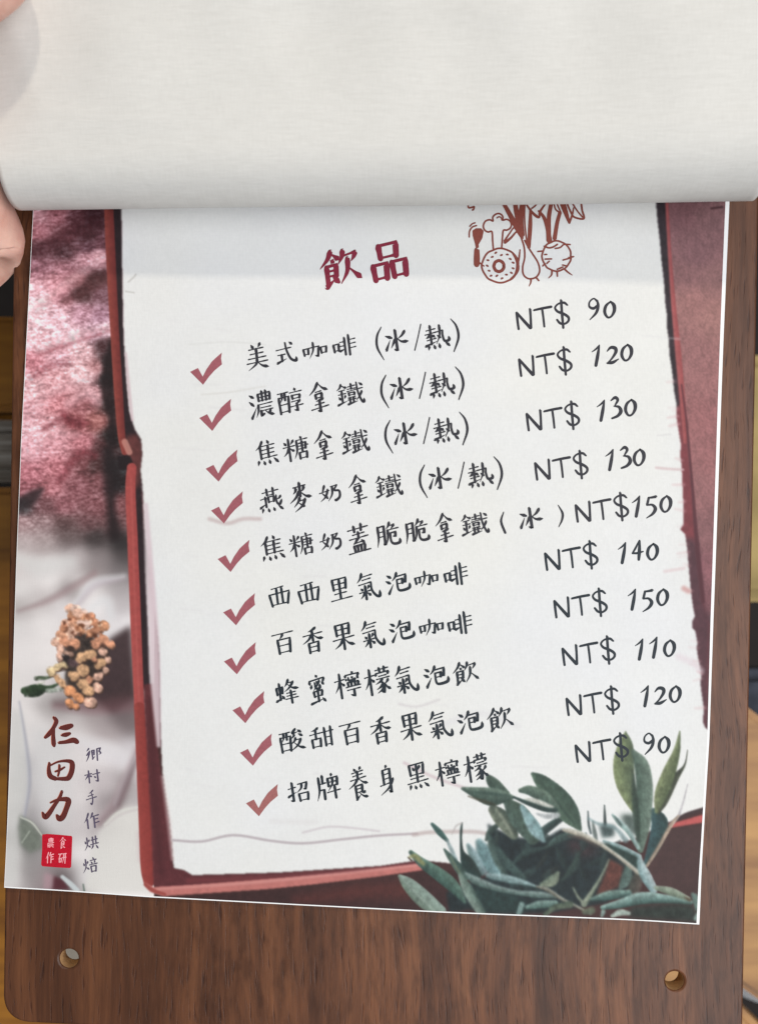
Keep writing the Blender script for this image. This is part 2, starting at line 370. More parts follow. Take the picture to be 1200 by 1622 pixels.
stroke([(216, 1186, 2), (202, 1230, 7), (184, 1272, 9), (158, 1302, 7)], (128, 106, 110), (176, 156, 160), 8, None, .75)
poly([(158, 1314), (178, 1293), (200, 1281), (230, 1277), (240, 1400), (246, 1414), (136, 1410), (146, 1345)], (222, 219, 214), 4, None, .85)
stroke([(222, 1320, 3), (226, 1360, 5)], (200, 176, 180), None, 7, None, .6)
poly([(18, 1120), (36, 1128), (44, 1190), (46, 1250), (34, 1300), (30, 1400), (8, 1400)], (207, 206, 203), 5, None, .7)
stroke([(22, 880, 6), (60, 900, 16), (110, 893, 12)], (222, 221, 219), (216, 212, 211), 12, None, .7)
stroke([(120, 958, 4), (150, 925, 7), (196, 914, 4)], (226, 224, 227), (196, 184, 192), 7, None, .75)
stroke([(146, 962, 5), (168, 952, 8), (176, 975, 6)], (226, 226, 228), None, 9, None, .6)
# folds of the pale cloth, lower left
stroke([(31, 1112, 1), (42, 1180, 2.5), (47, 1240, 3), (38, 1300, 2)], (150, 150, 164), (190, 190, 196), 4, None, .8)
stroke([(220, 1195, 3), (202, 1232, 5), (186, 1272, 4)], (118, 98, 102), (180, 170, 174), 6, None, .75)
stroke([(168, 1306, 2), (190, 1288, 4), (228, 1277, 2)], (224, 224, 216), (205, 196, 196), 3, None, .9)
poly([(33, 1290), (48, 1300), (66, 1322), (68, 1342), (50, 1350), (34, 1338), (30, 1310)], (116, 122, 112), 3, None, .9, .2)
stroke([(34, 1294, 1), (52, 1303, 1.5), (67, 1322, 1)], (210, 212, 200), None, 1.6, None, .8)
stroke([(36, 1334, .8), (48, 1316, 1)], (178, 184, 172), None, 1.5, None, .8)
poly([(86, 1386), (100, 1392), (112, 1408), (84, 1408)], (86, 42, 50), 2, None, .95)
poly([(72, 1380), (86, 1386), (84, 1408), (70, 1408)], (190, 150, 160), 3, None, .6)
stroke([(100, 1388, 3), (114, 1400, 4), (124, 1410, 4)], (205, 212, 214), None, 2, None, .9)
stroke([(133, 1400, 1.2), (135, 1412, 1.5)], (70, 90, 80), None, 1.5, None, .7)
# --- dried flower sprig
def F(x, y): return 40 + x / 6.667, 950 + y / 6.667
def FB(x, y, r, col, e=1.0, a=0.0): X, Y = F(x, y); blob(X, Y, r * e / 6.667, r / 6.667, a, col, 1.0, FLOWER)
poly([F(*p) for p in ((400, 420), (600, 340), (720, 400), (880, 470), (890, 600), (830, 800), (760, 950), (650, 1060), (500, 1010), (430, 880), (420, 650))], (58, 48, 44), 2, FLOWER, .97, .5)
for pts, col in (((( -5, 960, 38), (110, 940, 46), (250, 930, 26), (350, 890, 12)), (62, 82, 58)), (((120, 830, 24), (220, 825, 18), (300, 800, 12)), (84, 98, 76)),
                 (((10, 1010, 16), (130, 1000, 24), (230, 950, 14)), (48, 62, 46)), (((240, 960, 22), (390, 950, 18)), (176, 184, 172))):
    stroke([(*F(x, y), r / 6.667) for x, y, r in pts], col, tuple(np.array(col) * .75), 1.6, FLOWER, 1, .4)
stroke([(*F(120, 895), 1), (*F(205, 870), 1.4)], (215, 212, 200), None, 1, FLOWER)
rr = random.Random(3)
tops = [(470, 90), (540, 95), (620, 130), (690, 180), (500, 170), (590, 190), (440, 250), (520, 240), (660, 240), (740, 240), (840, 270), (790, 300), (420, 330), (500, 330), (580, 310), (690, 350), (740, 330), (450, 400), (380, 380), (330, 440), (620, 260), (560, 140), (410, 290)]
for x, y in tops:
    col = rr.choice([(212, 156, 126), (222, 178, 156), (196, 136, 106), (206, 148, 114), (224, 192, 178)])
    FB(x + 12, y + 22, 36, (128, 82, 62)); FB(x, y, rr.uniform(34, 50), col, 1.3, rr.uniform(-.8, .8)); FB(x + 10, y - 12, 16, tuple(np.minimum(np.array(col) * 1.1, 245)))
for _ in range(26):
    x, y = rr.uniform(410, 820), rr.uniform(130, 400)
    if y > 420 - abs(x - 560) * .1 or y < 100 + abs(x - 540) * .55: continue
    FB(x, y, rr.uniform(9, 17), rr.choice([(110, 66, 48), (150, 96, 70), (245, 215, 190)]), 1.6, rr.uniform(0, 3))
for x, y, r, e, a, i in ((420, 440, 50, 1.2, .3, 0), (525, 465, 55, 1, .8, 0), (370, 520, 36, 1.3, 1.4, 1), (365, 605, 36, 1.4, 1.5, 1), (455, 570, 42, 1.1, .5, 4), (600, 610, 46, 1.5, -.4, 2), (690, 575, 46, 1.4, -.4, 2),
                         (760, 460, 52, 1.3, -.6, 0), (830, 420, 48, 1.2, .3, 0), (905, 470, 42, 1.1, 1.3, 0), (820, 555, 40, 1.1, 0, 1), (872, 630, 36, 1.1, -.8, 1), (790, 675, 50, 1.2, -.3, 2), (730, 640, 28, 1, 0, 0),
                         (610, 740, 62, 1.1, .2, 2), (850, 750, 34, 1.2, -.4, 1), (510, 805, 48, 1.2, .1, 2), (680, 840, 40, 1, 0, 0), (770, 810, 42, 1.2, -.5, 1), (620, 880, 56, 1.1, -.4, 2), (370, 705, 38, 1.9, -.2, 3),
                         (275, 750, 44, 1.2, 1, 3), (350, 830, 34, 1.5, 1.2, 2), (395, 885, 34, 1.6, 1.3, 2), (470, 960, 56, 1.1, 0, 5), (565, 1030, 52, 1.1, .4, 5), (670, 960, 50, 1.2, .2, 2), (770, 932, 46, 1.2, .3, 1),
                         (690, 1080, 52, 1.4, .1, 1), (470, 1090, 42, 1.3, 1.3, 5), (540, 1125, 32, 1.1, 0, 5)):
    col = [(206, 146, 116), (218, 174, 154), (208, 164, 126), (214, 188, 148), (176, 140, 124), (212, 146, 104)][i]
    FB(x + 10, y + 18, r * .95, (86, 62, 52), e, a); FB(x, y, r, col, e, a); FB(x - r * .25, y - r * .3, r * .42, tuple(np.minimum(np.array(col) * 1.1, 246)), e, a)
FB(480, 510, 40, (70, 52, 46), 1.2, .2); FB(820, 490, 26, (96, 66, 56), 1.3, .1); FB(440, 625, 40, (48, 40, 40), 1, 0); FB(510, 670, 36, (92, 72, 74), 1.6, .2); FB(600, 275, 26, (120, 74, 52), 1.3, 0)
bx0, bx1, by0, by1 = 36, 192, 948 - Y0, 1128 - Y0
fm = boxblur((RID[by0:by1, bx0:bx1] == FLOWER).astype(float), 1)[..., None]
reg = IMG[by0:by1, bx0:bx1]; hh, ww_ = reg.shape[:2]
jx = ((fbm(hh, ww_, 9, 9, 301, 2) - .5) * 9).astype(int); jy = ((fbm(hh, ww_, 9, 9, 311, 2) - .5) * 9).astype(int)
gy, gx = np.meshgrid(np.arange(hh), np.arange(ww_), indexing='ij')
wj = reg[np.clip(gy + jy, 0, hh - 1), np.clip(gx + jx, 0, ww_ - 1)]
for ch_ in range(3): wj[..., ch_] = boxblur(wj[..., ch_].copy(), 1)
wj = wj * (1 + .5 * (fbm(hh, ww_, 7, 7, 321, 2) - .5) + .16 * (vnoise(hh, ww_, 2.5, 2.5, 331) - .5))[..., None]
IMG[by0:by1, bx0:bx1] = reg * (1 - fm) + wj * fm
# --- burgundy cloth on the right; colours include page gloss haze and raised sheet's shade
rb = [(1037, 300), (1150, 300), (1160, 700), (1150, 1160), (1100, 1160), (1050, 600)]
rp = [(1075, 340, 130, 80, 89), (1120, 340, 133, 86, 93), (1100, 400, 139, 89, 97), (1080, 440, 150, 97, 102), (1130, 440, 150, 99, 102), (1090, 480, 160, 104, 106), (1130, 500, 166, 110, 110), (1085, 560, 157, 100, 104), (1130, 600, 159, 100, 104), (1100, 660, 160, 97, 102), (1130, 720, 159, 97, 102), (1110, 780, 157, 99, 104), (1115, 840, 141, 89, 95), (1120, 900, 148, 89, 99), (1118, 960, 134, 78, 88), (1112, 985, 98, 64, 74), (1115, 1040, 90, 60, 68), (1112, 1120, 94, 66, 72)]
c = idw((1020, 1165, 300, 1170), rp, 3) + np.array((-5., 6., 2.)); h_, w_ = c.shape[:2]
c = c * (1 + .22 * (fbm(h_, w_, 5, 12, 51) - .5) + .16 * (vnoise(h_, w_, 2.2, 2.2, 61) - .5))[..., None]
IMG[300 - Y0:1170 - Y0, 1020:1165] = c
stroke([(1125, 331, 1.5), (1142, 329, 1.5)], (64, 36, 40), None, 2, None, .9)
# strip between the torn paper and the dark seam
poly([(1030, 300), (1053, 300), (1062, 477), (1072, 600), (1085, 661), (1090, 715), (1095, 771), (1100, 835), (1106, 898), (1112, 952), (1118, 980), (1126, 990), (1116, 1160), (1040, 1160)], (124, 60, 66), 2, FRAME, 1, .2)
poly([(1030, 300), (1053, 300), (1062, 477), (1071, 590), (1075, 640), (1066, 650), (1040, 500)], (50, 40, 46), 2, FRAME, 1, .5)
poly([(1080, 850), (1103, 856), (1108, 905), (1113, 955), (1124, 985), (1116, 1170), (1080, 1170)], (84, 54, 62), 4, FRAME, .95, .25)
stroke([(1054, 300, 2), (1058, 380, 2.5), (1065, 477, 3.5), (1073, 560, 4.5), (1080, 640, 4), (1084, 700, 3)], (152, 72, 74), (170, 92, 92), 2, FRAME, .95, .2)
stroke([(1078, 610, 1), (1085, 661, 1.5), (1090, 715, 1.8), (1095, 771, 2.2), (1100, 835, 3), (1106, 898, 3.5), (1112, 952, 3)], (84, 44, 52), None, 2, FRAME, .85)
# --- dark strip and red tray edge on the left
poly([(178, 300), (194, 300), (195, 450), (197, 540), (201, 600), (206, 655), (214, 682), (224, 700), (226, 730), (222, 760), (226, 800), (230, 900), (236, 1000), (238, 1090), (222, 1090), (212, 900), (205, 760), (190, 700), (186, 560)], (44, 32, 36), 1, FRAME, 1, .3)
poly([(200, 690), (216, 688), (225, 704), (226, 735), (220, 770), (208, 780), (202, 730)], (112, 60, 58), 3, FRAME, .8, .3)
stroke([(172, 300, 7), (176, 400, 7.5), (182, 520, 7), (188, 620, 7), (193, 690, 6), (198, 716, 5)], (112, 48, 47), (146, 70, 62), 1.3, FRAME, 1, .18)
stroke([(198, 700, 5), (205, 716, 5)], (200, 140, 128), None, 2, FRAME, .8)
poly([(186, 722), (206, 722), (211, 732), (200, 745), (188, 744)], (36, 27, 30), 1, FRAME)
stroke([(209, 741, 7.5), (207, 775, 8), (210, 850, 8.3), (214, 950, 8.5), (218, 1050, 8.3), (221, 1110, 8.2), (226, 1200, 9.5), (231, 1300, 10.5), (234, 1370, 10.5), (237, 1394, 9)], (160, 72, 70), (172, 80, 76), 1.3, FRAME, 1, .16)
stroke([(221, 1120, 8.2), (226, 1200, 9.3), (231, 1300, 10.2), (234, 1370, 10.2), (237, 1396, 8.5)], (136, 54, 50), (150, 66, 60), 1.5, FRAME, .85, .16)
stroke([(208, 760, 1), (214, 950, 1.2), (221, 1110, 1.2)], (196, 104, 98), None, 2.5, None, .45)
# deep red inner wall, bottom left, and the front rim
poly([(228, 1084), (245, 1082), (248, 1129), (250, 1181), (255, 1220), (261, 1259), (268, 1298), (272, 1336), (275, 1374), (292, 1377), (305, 1385), (440, 1381), (600, 1371), (664, 1362), (670, 1378), (420, 1396), (250, 1408), (244, 1400), (240, 1300), (233, 1180)], (94, 46, 50), 1, FRAME, 1, .2)
stroke([(238, 1110, 4), (246, 1250, 6), (256, 1380, 6)], (74, 36, 40), None, 8, None, .6)
stroke([(300, 1394, 4), (450, 1388, 4), (640, 1372, 3)], (120, 56, 60), None, 4, None, .6)
poly([(229, 1396), (244, 1404), (300, 1401), (420, 1392), (560, 1381), (665, 1367), (669, 1378), (600, 1388), (500, 1400), (420, 1408), (300, 1416), (262, 1419), (240, 1412), (231, 1404)], (190, 116, 110), 1, FRAME, 1, .15)
stroke([(250, 1407, 2), (420, 1395, 2.5), (660, 1370, 2)], (214, 148, 142), None, 3, None, .7)
stroke([(231, 1400, 2.5), (243, 1409, 3), (262, 1415, 2)], (150, 66, 60), None, 2, None, .8)
poly([(262, 1419), (300, 1417), (420, 1409), (500, 1401), (600, 1389), (670, 1379), (760, 1380), (760, 1470), (262, 1470)], (60, 37, 37), 2, CLOTH, 1, .25)
stroke([(470, 1425, 6), (560, 1412, 12), (640, 1408, 14)], (92, 46, 42), None, 14, None, .7, .3)
# right front rim
poly([(1040, 1309), (1067, 1303), (1125, 1286), (1125, 1300), (1064, 1311)], (186, 88, 86), 1, FRAME, 1, .15)
# --- the torn sheet
jl = [(193, 300), (194, 400), (195, 450), (196, 500), (197, 540), (200, 590), (205, 650), (214, 680), (224, 696), (226, 720), (223, 745), (226, 770), (228, 800), (232, 860), (238, 900), (243, 960), (249, 1000), (252, 1040), (253, 1080), (254, 1130), (256, 1185), (258, 1222), (263, 1260), (269, 1298), (273, 1337), (276, 1374), (292, 1377), (305, 1385)]
jb = [(440, 1381), (600, 1371), (664, 1362), (760, 1372), (1000, 1330), (1069, 1297), (1085, 1288), (1125, 1276)]
jr = [(1128, 1160), (1116, 1153), (1112, 1144), (1113, 1120), (1110, 1100), (1108, 1083), (1109, 1070), (1106, 1051), (1104, 1040), (1102, 1027), (1103, 1018), (1101, 1006), (1100, 999), (1095, 994), (1095, 984), (1099, 976), (1096, 960), (1093, 937), (1091, 915), (1089, 894), (1087, 870), (1085, 855), (1084, 846), (1076, 839), (1081, 830), (1081, 800), (1080, 780), (1079, 760), (1078, 736), (1076, 722), (1077, 704), (1073, 680), (1070, 661), (1070, 640), (1066, 618), (1065, 604), (1062, 580), (1059, 562), (1058, 540), (1055, 518), (1055, 500), (1052, 477), (1051, 455), (1049, 435), (1046, 410), (1044, 383), (1040, 350), (1036, 300)]
poly([(x - 9 if 520 < y < 690 else (x - 6 if y < 1090 else x - 1), y) for x, y in jl if y < 1300] + [(300, 1300), (300, 300)], (216, 188, 194), 1, PAPER, 0.0)
poly(jl + jb + jr, (234, 234, 233), 1, PAPER, 1, 0)
ps = IMG.shape[:2]
pm = (RID == PAPER)
IMG[pm] *= (1 + .022 * (fbm(*ps, 60, 60, 91, 3) - .5) + .022 * (vnoise(*ps, 2.2, 3.5, 93) - .5))[pm][:, None]
warm = (fbm(*ps, 170, 150, 95, 2) - .5)[..., None] * np.array((.012, .004, -.03)); IMG[pm] *= (1 + warm)[pm]
stroke([(231, 800, 3), (237, 900, 6), (243, 1000, 8), (246, 1070, 8), (252, 1180, 3)], (214, 190, 198), (226, 212, 216), 4, None, .9)
stroke([(200, 560, 1.5), (204, 610, 2.5), (210, 665, 2)], (212, 186, 192), None, 2.5, None, .8)
stroke([(258, 1230, 2), (268, 1300, 3), (274, 1360, 2)], (228, 206, 206), None, 4, None, .6)
for pts, col, w, a in ((((275, 1330), (320, 1332), (370, 1322), (430, 1331), (480, 1335), (540, 1329), (600, 1323), (660, 1320)), (172, 158, 164), 2.0, .7), (((480, 1318), (520, 1309), (560, 1311), (600, 1316)), (196, 184, 190), 1.8, .5),
                       (((332, 822), (360, 829), (385, 822), (412, 822)), (190, 164, 164), 3, .55), (((640, 1208), (690, 1232), (745, 1251)), (205, 182, 188), 2.4, .6), (((655, 1322), (680, 1318), (745, 1317), (770, 1320)), (180, 160, 158), 3, .6),
                       (((1038, 741), (1060, 743), (1080, 744)), (212, 186, 188), 2, .7), (((204, 447), (212, 440), (216, 435)), (176, 172, 166), .9, .7), (((200, 462), (213, 464)), (176, 172, 166), .9, .6), (((1052, 905), (1082, 900)), (222, 198, 200), 2.5, .6),
                       (((1082, 932), (1089, 936)), (196, 130, 126), 4, .6), (((632, 1115), (660, 1119), (695, 1108)), (212, 206, 208), 2, .6), (((300, 546), (360, 542), (420, 546)), (220, 220, 218), 1.2, .6), (((320, 625), (360, 622), (420, 612)), (218, 216, 212), 1.4, .6),
                       (((1040, 690), (1060, 688)), (216, 214, 214), 1.2, .6), (((700, 1148), (760, 1130), (820, 1150)), (224, 222, 224), 5, .6), (((430, 1300), (500, 1302)), (224, 221, 221), 4, .5), (((1074, 1040), (1096, 1050), (1108, 1062)), (226, 212, 218), 5, .6), (((1073, 1296), (1090, 1288), (1116, 1280)), (60, 44, 46), 2.5, .95)):
    stroke([(*p, w) for p in pts], col, None, max(w, 1.6), None, a)
for _ in range(40):
    x, y = random.uniform(260, 1050), random.uniform(470, 1300)
    stroke([(x, y, 1.5), (x + random.uniform(10, 60), y + random.uniform(-6, 6), 1.5)], (222, 220, 221), None, 3, None, random.uniform(.15, .5))
for y in [random.uniform(600, 1140) for _ in range(22)]:
    x = np.interp(y, [p[1] for p in jr[::-1]], [p[0] for p in jr[::-1]])
    stroke([(x - random.uniform(4, 16), y, 1), (x + 2, y + random.uniform(-4, 4), 2)], (214, 170, 174), None, 3.5, None, random.uniform(.12, .5))
# --- leaf sprig, bottom right (A and B are two magnified frames of the print)
def A(x, y): return 620 + x / 4.615, 1200 + y / 4.615
def B(x, y): return 860 + x / 4.615, 1140 + y / 4.615
def lf(fr, pts, ca, cb=None, soft=1.4, tex=.35, a=1.0): stroke([(*fr(x, y), w / 4.615) for x, y, w in pts], ca, cb, soft, LEAF, a, tex)
def lp(fr, pts, col, soft=2, tex=.4, a=1.0): poly([fr(*p) for p in pts], col, soft, LEAF, a, tex)
lp(B, ((760, 1050), (900, 800), (1200, 760), (1200, 1480), (760, 1480)), (70, 48, 47), 2, .2); RID[(RID == LEAF)] = CLOTH
lp(A, ((700, 480), (760, 520), (900, 580), (1100, 600), (1240, 520), (1400, 580), (1560, 640), (1800, 760), (1800, 900), (1560, 1060), (1300, 1100), (1150, 1130), (700, 1130), (560, 1100), (420, 1130), (400, 980), (600, 900), (760, 850)), (30, 44, 48), 2, .6)
lp(B, ((180, 870), (300, 900), (420, 960), (300, 1010), (180, 960)), (68, 46, 50), 6, .4, .8)
lp(B, ((480, 1015), (585, 1070), (560, 1220), (380, 1285), (450, 1120)), (108, 56, 46), 2, .3)
rl = random.Random(11)
for _ in range(26):
    x, y = rl.uniform(720, 1560), rl.uniform(600, 1080)
    if y < 560 + abs(x - 1150) * .12: continue
    a_ = rl.uniform(-2.6, -.4); L_ = rl.uniform(90, 190); dx, dy = math.cos(a_) * L_, math.sin(a_) * L_
    c_ = rl.choice([(46, 68, 66), (58, 82, 80), (40, 58, 60), (70, 92, 86), (52, 62, 58)])
    lf(A, ((x, y, 6), (x + dx * .5, y + dy * .5 + 8, rl.uniform(14, 30)), (x + dx, y + dy, 5)), c_, tuple(int(q * .72) for q in c_), 2.6, .4, .75)
lf(A, ((640, 620, 26), (690, 720, 62), (760, 850, 42)), (126, 164, 170), (92, 130, 132), 4)
lf(A, ((690, 600, 10), (720, 540, 22), (800, 470, 14)), (70, 92, 84), (44, 64, 60), 2)
lf(A, ((980, 640, 10), (1080, 560, 30), (1200, 470, 26), (1270, 440, 6)), (58, 84, 80), (38, 56, 56), 2)
lf(A, ((1120, 660, 10), (1230, 590, 30), (1330, 560, 20)), (76, 104, 98), (46, 66, 64), 2.2)
lf(A, ((880, 780, 8), (980, 700, 24), (1110, 660, 10)), (56, 80, 76), (36, 54, 54), 2.4)
lf(A, ((1240, 900, 8), (1330, 800, 28), (1370, 690, 10)), (60, 84, 76), (40, 58, 56), 2.4)
lf(A, ((560, 640, 14), (600, 720, 34), (660, 830, 30)), (150, 180, 188), (84, 122, 120), 3, .3, .9)
lf(A, ((710, 560, 12), (740, 650, 34), (790, 740, 48), (830, 860, 16)), (44, 66, 64), (82, 108, 100), 2)
lf(A, ((770, 660, 12), (830, 760, 34), (960, 880, 22)), (66, 92, 88), (50, 74, 72), 2)
lf(A, ((740, 380, 34), (800, 440, 58), (880, 550, 40), (905, 585, 12)), (58, 74, 64), (122, 132, 112), 1.5)
lf(A, ((760, 370, 8), (820, 460, 12), (880, 560, 8)), (150, 158, 138), None, 2, .2, .8)
lf(A, ((850, 330, 34), (940, 440, 80), (1030, 590, 46)), (62, 84, 70), (74, 98, 88), 1.5)
lf(A, ((950, 360, 16), (1040, 510, 46), (1110, 610, 12)), (120, 158, 160), (150, 186, 190), 2)
lf(A, ((690, 118, 5), (745, 190, 42), (840, 262, 22)), (78, 100, 86), (58, 82, 72), 1.2)
lf(A, ((518, 225, 12), (600, 250, 36), (720, 285, 66), (810, 285, 44), (895, 290, 8)), (112, 136, 120), (46, 70, 62), 1.3)
lf(A, ((600, 250, 5), (720, 262, 12), (860, 280, 5)), (52, 78, 70), None, 2, .2, .8)
lf(A, ((560, 282, 4), (690, 325, 12), (760, 345, 6)), (66, 60, 42), None, 2, .2, .7)
lf(A, ((1030, 120, 14), (1100, 180, 52), (1210, 300, 84), (1290, 400, 76), (1360, 500, 26), (1380, 530, 8)), (58, 82, 70), (84, 112, 92), 1.3)
lf(A, ((1080, 170, 5), (1200, 320, 12), (1330, 480, 6)), (48, 70, 60), None, 2, .2, .7)
lf(A, ((940, 240, 16), (1010, 240, 36), (1120, 292, 44), (1200, 360, 20)), (106, 130, 112), (62, 86, 76), 1.3)
lf(A, ((975, 300, 6), (1060, 325, 22), (1170, 365, 14)), (222, 222, 212), (196, 200, 190), 1.5, .1)
lf(A, ((890, 288, 8), (1000, 335, 16), (1120, 378, 18), (1200, 385, 16)), (52, 78, 72), (38, 58, 56), 1.3)
lf(A, ((1060, 410, 6), (1130, 430, 18), (1210, 420, 20)), (190, 196, 198), None, 2, .1, .9)
lf(A, ((296, 485, 12), (350, 545, 22), (405, 605, 12)), (74, 112, 106), (50, 84, 80), 1.2)
lf(A, ((405, 605, 8), (440, 680, 14), (470, 740, 10)), (150, 172, 174), None, 2, .2)
lf(A, ((515, 475, 3), (508, 520, 9), (506, 600, 9), (515, 690, 16), (560, 780, 48), (630, 860, 24)), (42, 58, 54), (34, 60, 58), 1.2)
lf(A, ((440, 560, 2), (470, 500, 6), (515, 475, 4)), (178, 170, 168), None, 2, .1, .7)
lf(A, ((385, 670, 8), (430, 730, 22), (500, 820, 34), (540, 870, 24)), (54, 84, 78), (84, 112, 100), 1.3)
lf(A, ((430, 720, 3), (470, 800, 5), (520, 870, 4)), (158, 160, 116), None, 2, .1, .6)
lf(A, ((140, 690, 16), (220, 765, 34), (350, 855, 48), (450, 940, 44), (530, 1050, 12)), (96, 132, 116), (50, 82, 74), 1.3)
lf(A, ((125, 725, 5), (170, 720, 18), (230, 775, 14)), (160, 158, 96), (140, 140, 90), 2, .3, .85)
lf(A, ((120, 728, 4), (145, 750, 7)), (66, 50, 40), None, 1)
lf(A, ((500, 860, 16), (560, 970, 40), (650, 1120, 34)), (92, 118, 106), (136, 158, 146), 1.4)
lf(A, ((60, 865, 14), (130, 930, 50), (235, 1030, 62), (350, 1120, 48)), (152, 176, 164), (108, 130, 114), 1.3)
lf(A, ((80, 880, 3), (190, 1000, 5), (310, 1110, 3)), (172, 190, 178), None, 1.6, .1, .7)
lp(A, ((580, 930), (900, 990), (990, 1080), (960, 1140), (690, 1130), (620, 1010)), (34, 58, 56), 4, .6)
lf(A, ((540, 850, 14), (620, 900, 30), (760, 950, 22), (920, 985, 18), (1080, 1000, 24), (1200, 1015, 12)), (140, 162, 158), (70, 98, 92), 1.5)
lf(A, ((700, 860, 16), (820, 880, 28), (960, 915, 22), (1060, 945, 8)), (164, 194, 196), (92, 122, 122), 2)
lf(A, ((860, 925, 6), (980, 940, 9), (1100, 960, 7)), (40, 60, 60), None, 2, .3)
lf(A, ((1060, 940, 8), (1140, 965, 14), (1240, 1030, 12), (1340, 1080, 10), (1450, 1140, 8)), (168, 172, 158), (100, 96, 82), 1.5)
lf(A, ((985, 1090, 14), (1080, 1070, 28), (1190, 1065, 26)), (136, 168, 160), (62, 96, 88), 1.5)
lf(A, ((925, 1140, 16), (948, 1070, 20)), (150, 184, 180), (110, 140, 134), 1.5)
lf(A, ((1095, 925, 14), (1170, 900, 38), (1215, 840, 12)), (104, 122, 104), (140, 152, 128), 2)
lf(A, ((1120, 1140, 16), (1190, 1090, 20), (1300, 1070, 26)), (70, 90, 74), (100, 112, 92), 2)
lp(A, ((690, 490), (745, 430), (900, 570), (1060, 480), (1190, 430), (1260, 440), (1330, 560), (1100, 640), (760, 640)), (34, 48, 52), 3, .5) if False else None
# B frame
lf(B, ((325, 670, 4), (330, 760, 8), (345, 830, 6)), (60, 76, 78), None, 1.5)
lp(B, ((405, 765), (520, 770), (515, 850), (430, 865)), (44, 66, 66), 3, .4, .85)
lf(B, ((445, 625, 4), (448, 700, 9), (450, 770, 12)), (52, 68, 66), None, 1.2)
lf(B, ((330, 720, 4), (400, 760, 10), (520, 790, 12), (600, 880, 20)), (120, 152, 156), None, 3, .2, .7)
lp(B, ((560, 690), (660, 690), (690, 860), (620, 820), (580, 750)), (48, 70, 62), 4, .3, .8)
lf(B, ((810, 680, 36), (850, 770, 62), (800, 940, 44), (740, 1060, 14)), (38, 66, 64), (56, 94, 100), 1.6)
lf(B, ((1052, 220, 2), (1030, 330, 7), (960, 430, 26), (880, 590, 32), (838, 680, 10)), (74, 82, 62), (52, 56, 48), 1.2)
lf(B, ((995, 85, 4), (972, 230, 26), (915, 390, 48), (860, 540, 48), (825, 670, 14)), (90, 106, 70), (134, 146, 100), 1.2)
lf(B, ((600, 88, 5), (598, 200, 58), (585, 330, 76), (600, 470, 68), (650, 610, 40), (700, 720, 10)), (86, 104, 78), (132, 146, 96), 1.3)
lf(B, ((655, 230, 15), (715, 330, 52), (738, 480, 60), (735, 650, 58), (725, 800, 48), (708, 950, 22)), (116, 138, 122), (72, 98, 84), 1.5)
lf(B, ((655, 400, 6), (668, 590, 22), (682, 770, 24), (692, 890, 6)), (40, 58, 48), (56, 78, 66), 2.2, .2, .9)
lf(B, ((1052, 470, 3), (1020, 600, 6), (985, 700, 9), (930, 770, 14)), (184, 178, 184), None, 1.3, .1, .8)
lf(B, ((985, 700, 6), (930, 770, 13), (840, 930, 13), (755, 1065, 10)), (206, 184, 160), (140, 118, 100), 1.2)
lf(B, ((505, 695, 8), (560, 755, 20), (620, 815, 18), (690, 935, 14)), (180, 206, 204), (110, 142, 136), 1.3)
lf(B, ((520, 705, 3), (570, 770, 5)), (36, 54, 52), None, 1.2)
lp(B, ((430, 895), (560, 920), (700, 1000), (690, 1100), (590, 1020), (470, 950)), (40, 66, 60), 2, .4)
lf(B, ((440, 885, 8), (560, 928, 15), (700, 995, 14)), (176, 204, 206), (96, 126, 124), 1.3)
lf(B, ((620, 1080, 26), (600, 1170, 40), (560, 1225, 14)), (96, 122, 114), (66, 90, 84), 1.5)
lf(B, ((690, 1130, 30), (665, 1220, 46), (620, 1290, 20)), (92, 78, 70), (66, 70, 62), 2)
lf(B, ((480, 1020, 5), (430, 1130, 9), (370, 1230, 13), (295, 1345, 22)), (108, 124, 104), (160, 168, 146), 1.3)
lf(B, ((215, 1225, 5), (250, 1290, 9), (295, 1345, 12)), (138, 148, 128), None, 1.3)
lf(B, ((145, 805, 10), (200, 815, 20), (290, 845, 20), (420, 912, 14), (560, 1010, 14), (690, 1115, 16)), (222, 220, 206), (150, 140, 122), 1.3, .15)
lf(B, ((180, 850, 6), (280, 868, 10), (400, 930, 6)), (92, 76, 70), None, 2, .2, .8)
lf(B, ((355, 1310, 14), (480, 1282, 34), (620, 1265, 24)), (138, 172, 160), (40, 74, 70), 1.5)
lf(B, ((700, 1000, 14), (710, 1060, 28), (745, 1140, 40), (800, 1235, 30)), (198, 218, 220), (110, 146, 148), 1.6, .2)
lf(B, ((430, 1370, 16), (560, 1342, 32), (720, 1300, 44), (900, 1305, 30), (1065, 1325, 16)), (160, 194, 186), (52, 88, 82), 1.6)
lf(B, ((820, 1225, 16), (930, 1250, 28), (1050, 1300, 16)), (164, 178, 158), (104, 122, 100), 1.5)
lf(B, ((1030, 1290, 6), (1060, 1310, 10)), (92, 72, 54), None, 1.5)
lp(B, ((640, 1365), (900, 1345), (1080, 1345), (1120, 1460), (620, 1440)), (46, 56, 50), 4, .6)
lf(B, ((500, 1430, 12), (560, 1405, 22), (620, 1410, 14)), (176, 194, 182), None, 2)
lf(B, ((425, 1430, 10), (435, 1400, 16)), (140, 168, 160), None, 2)
lf(B, ((1085, 1270, 14), (1105, 1300, 26), (1110, 1370, 14)), (130, 158, 148), (84, 112, 104), 2)
lf(B, ((1100, 1440, 14), (1120, 1400, 10)), (150, 178, 170), None, 2)
lf(B, ((300, 1400, 20), (350, 1390, 26)), (120, 124, 100), (84, 96, 78), 3)

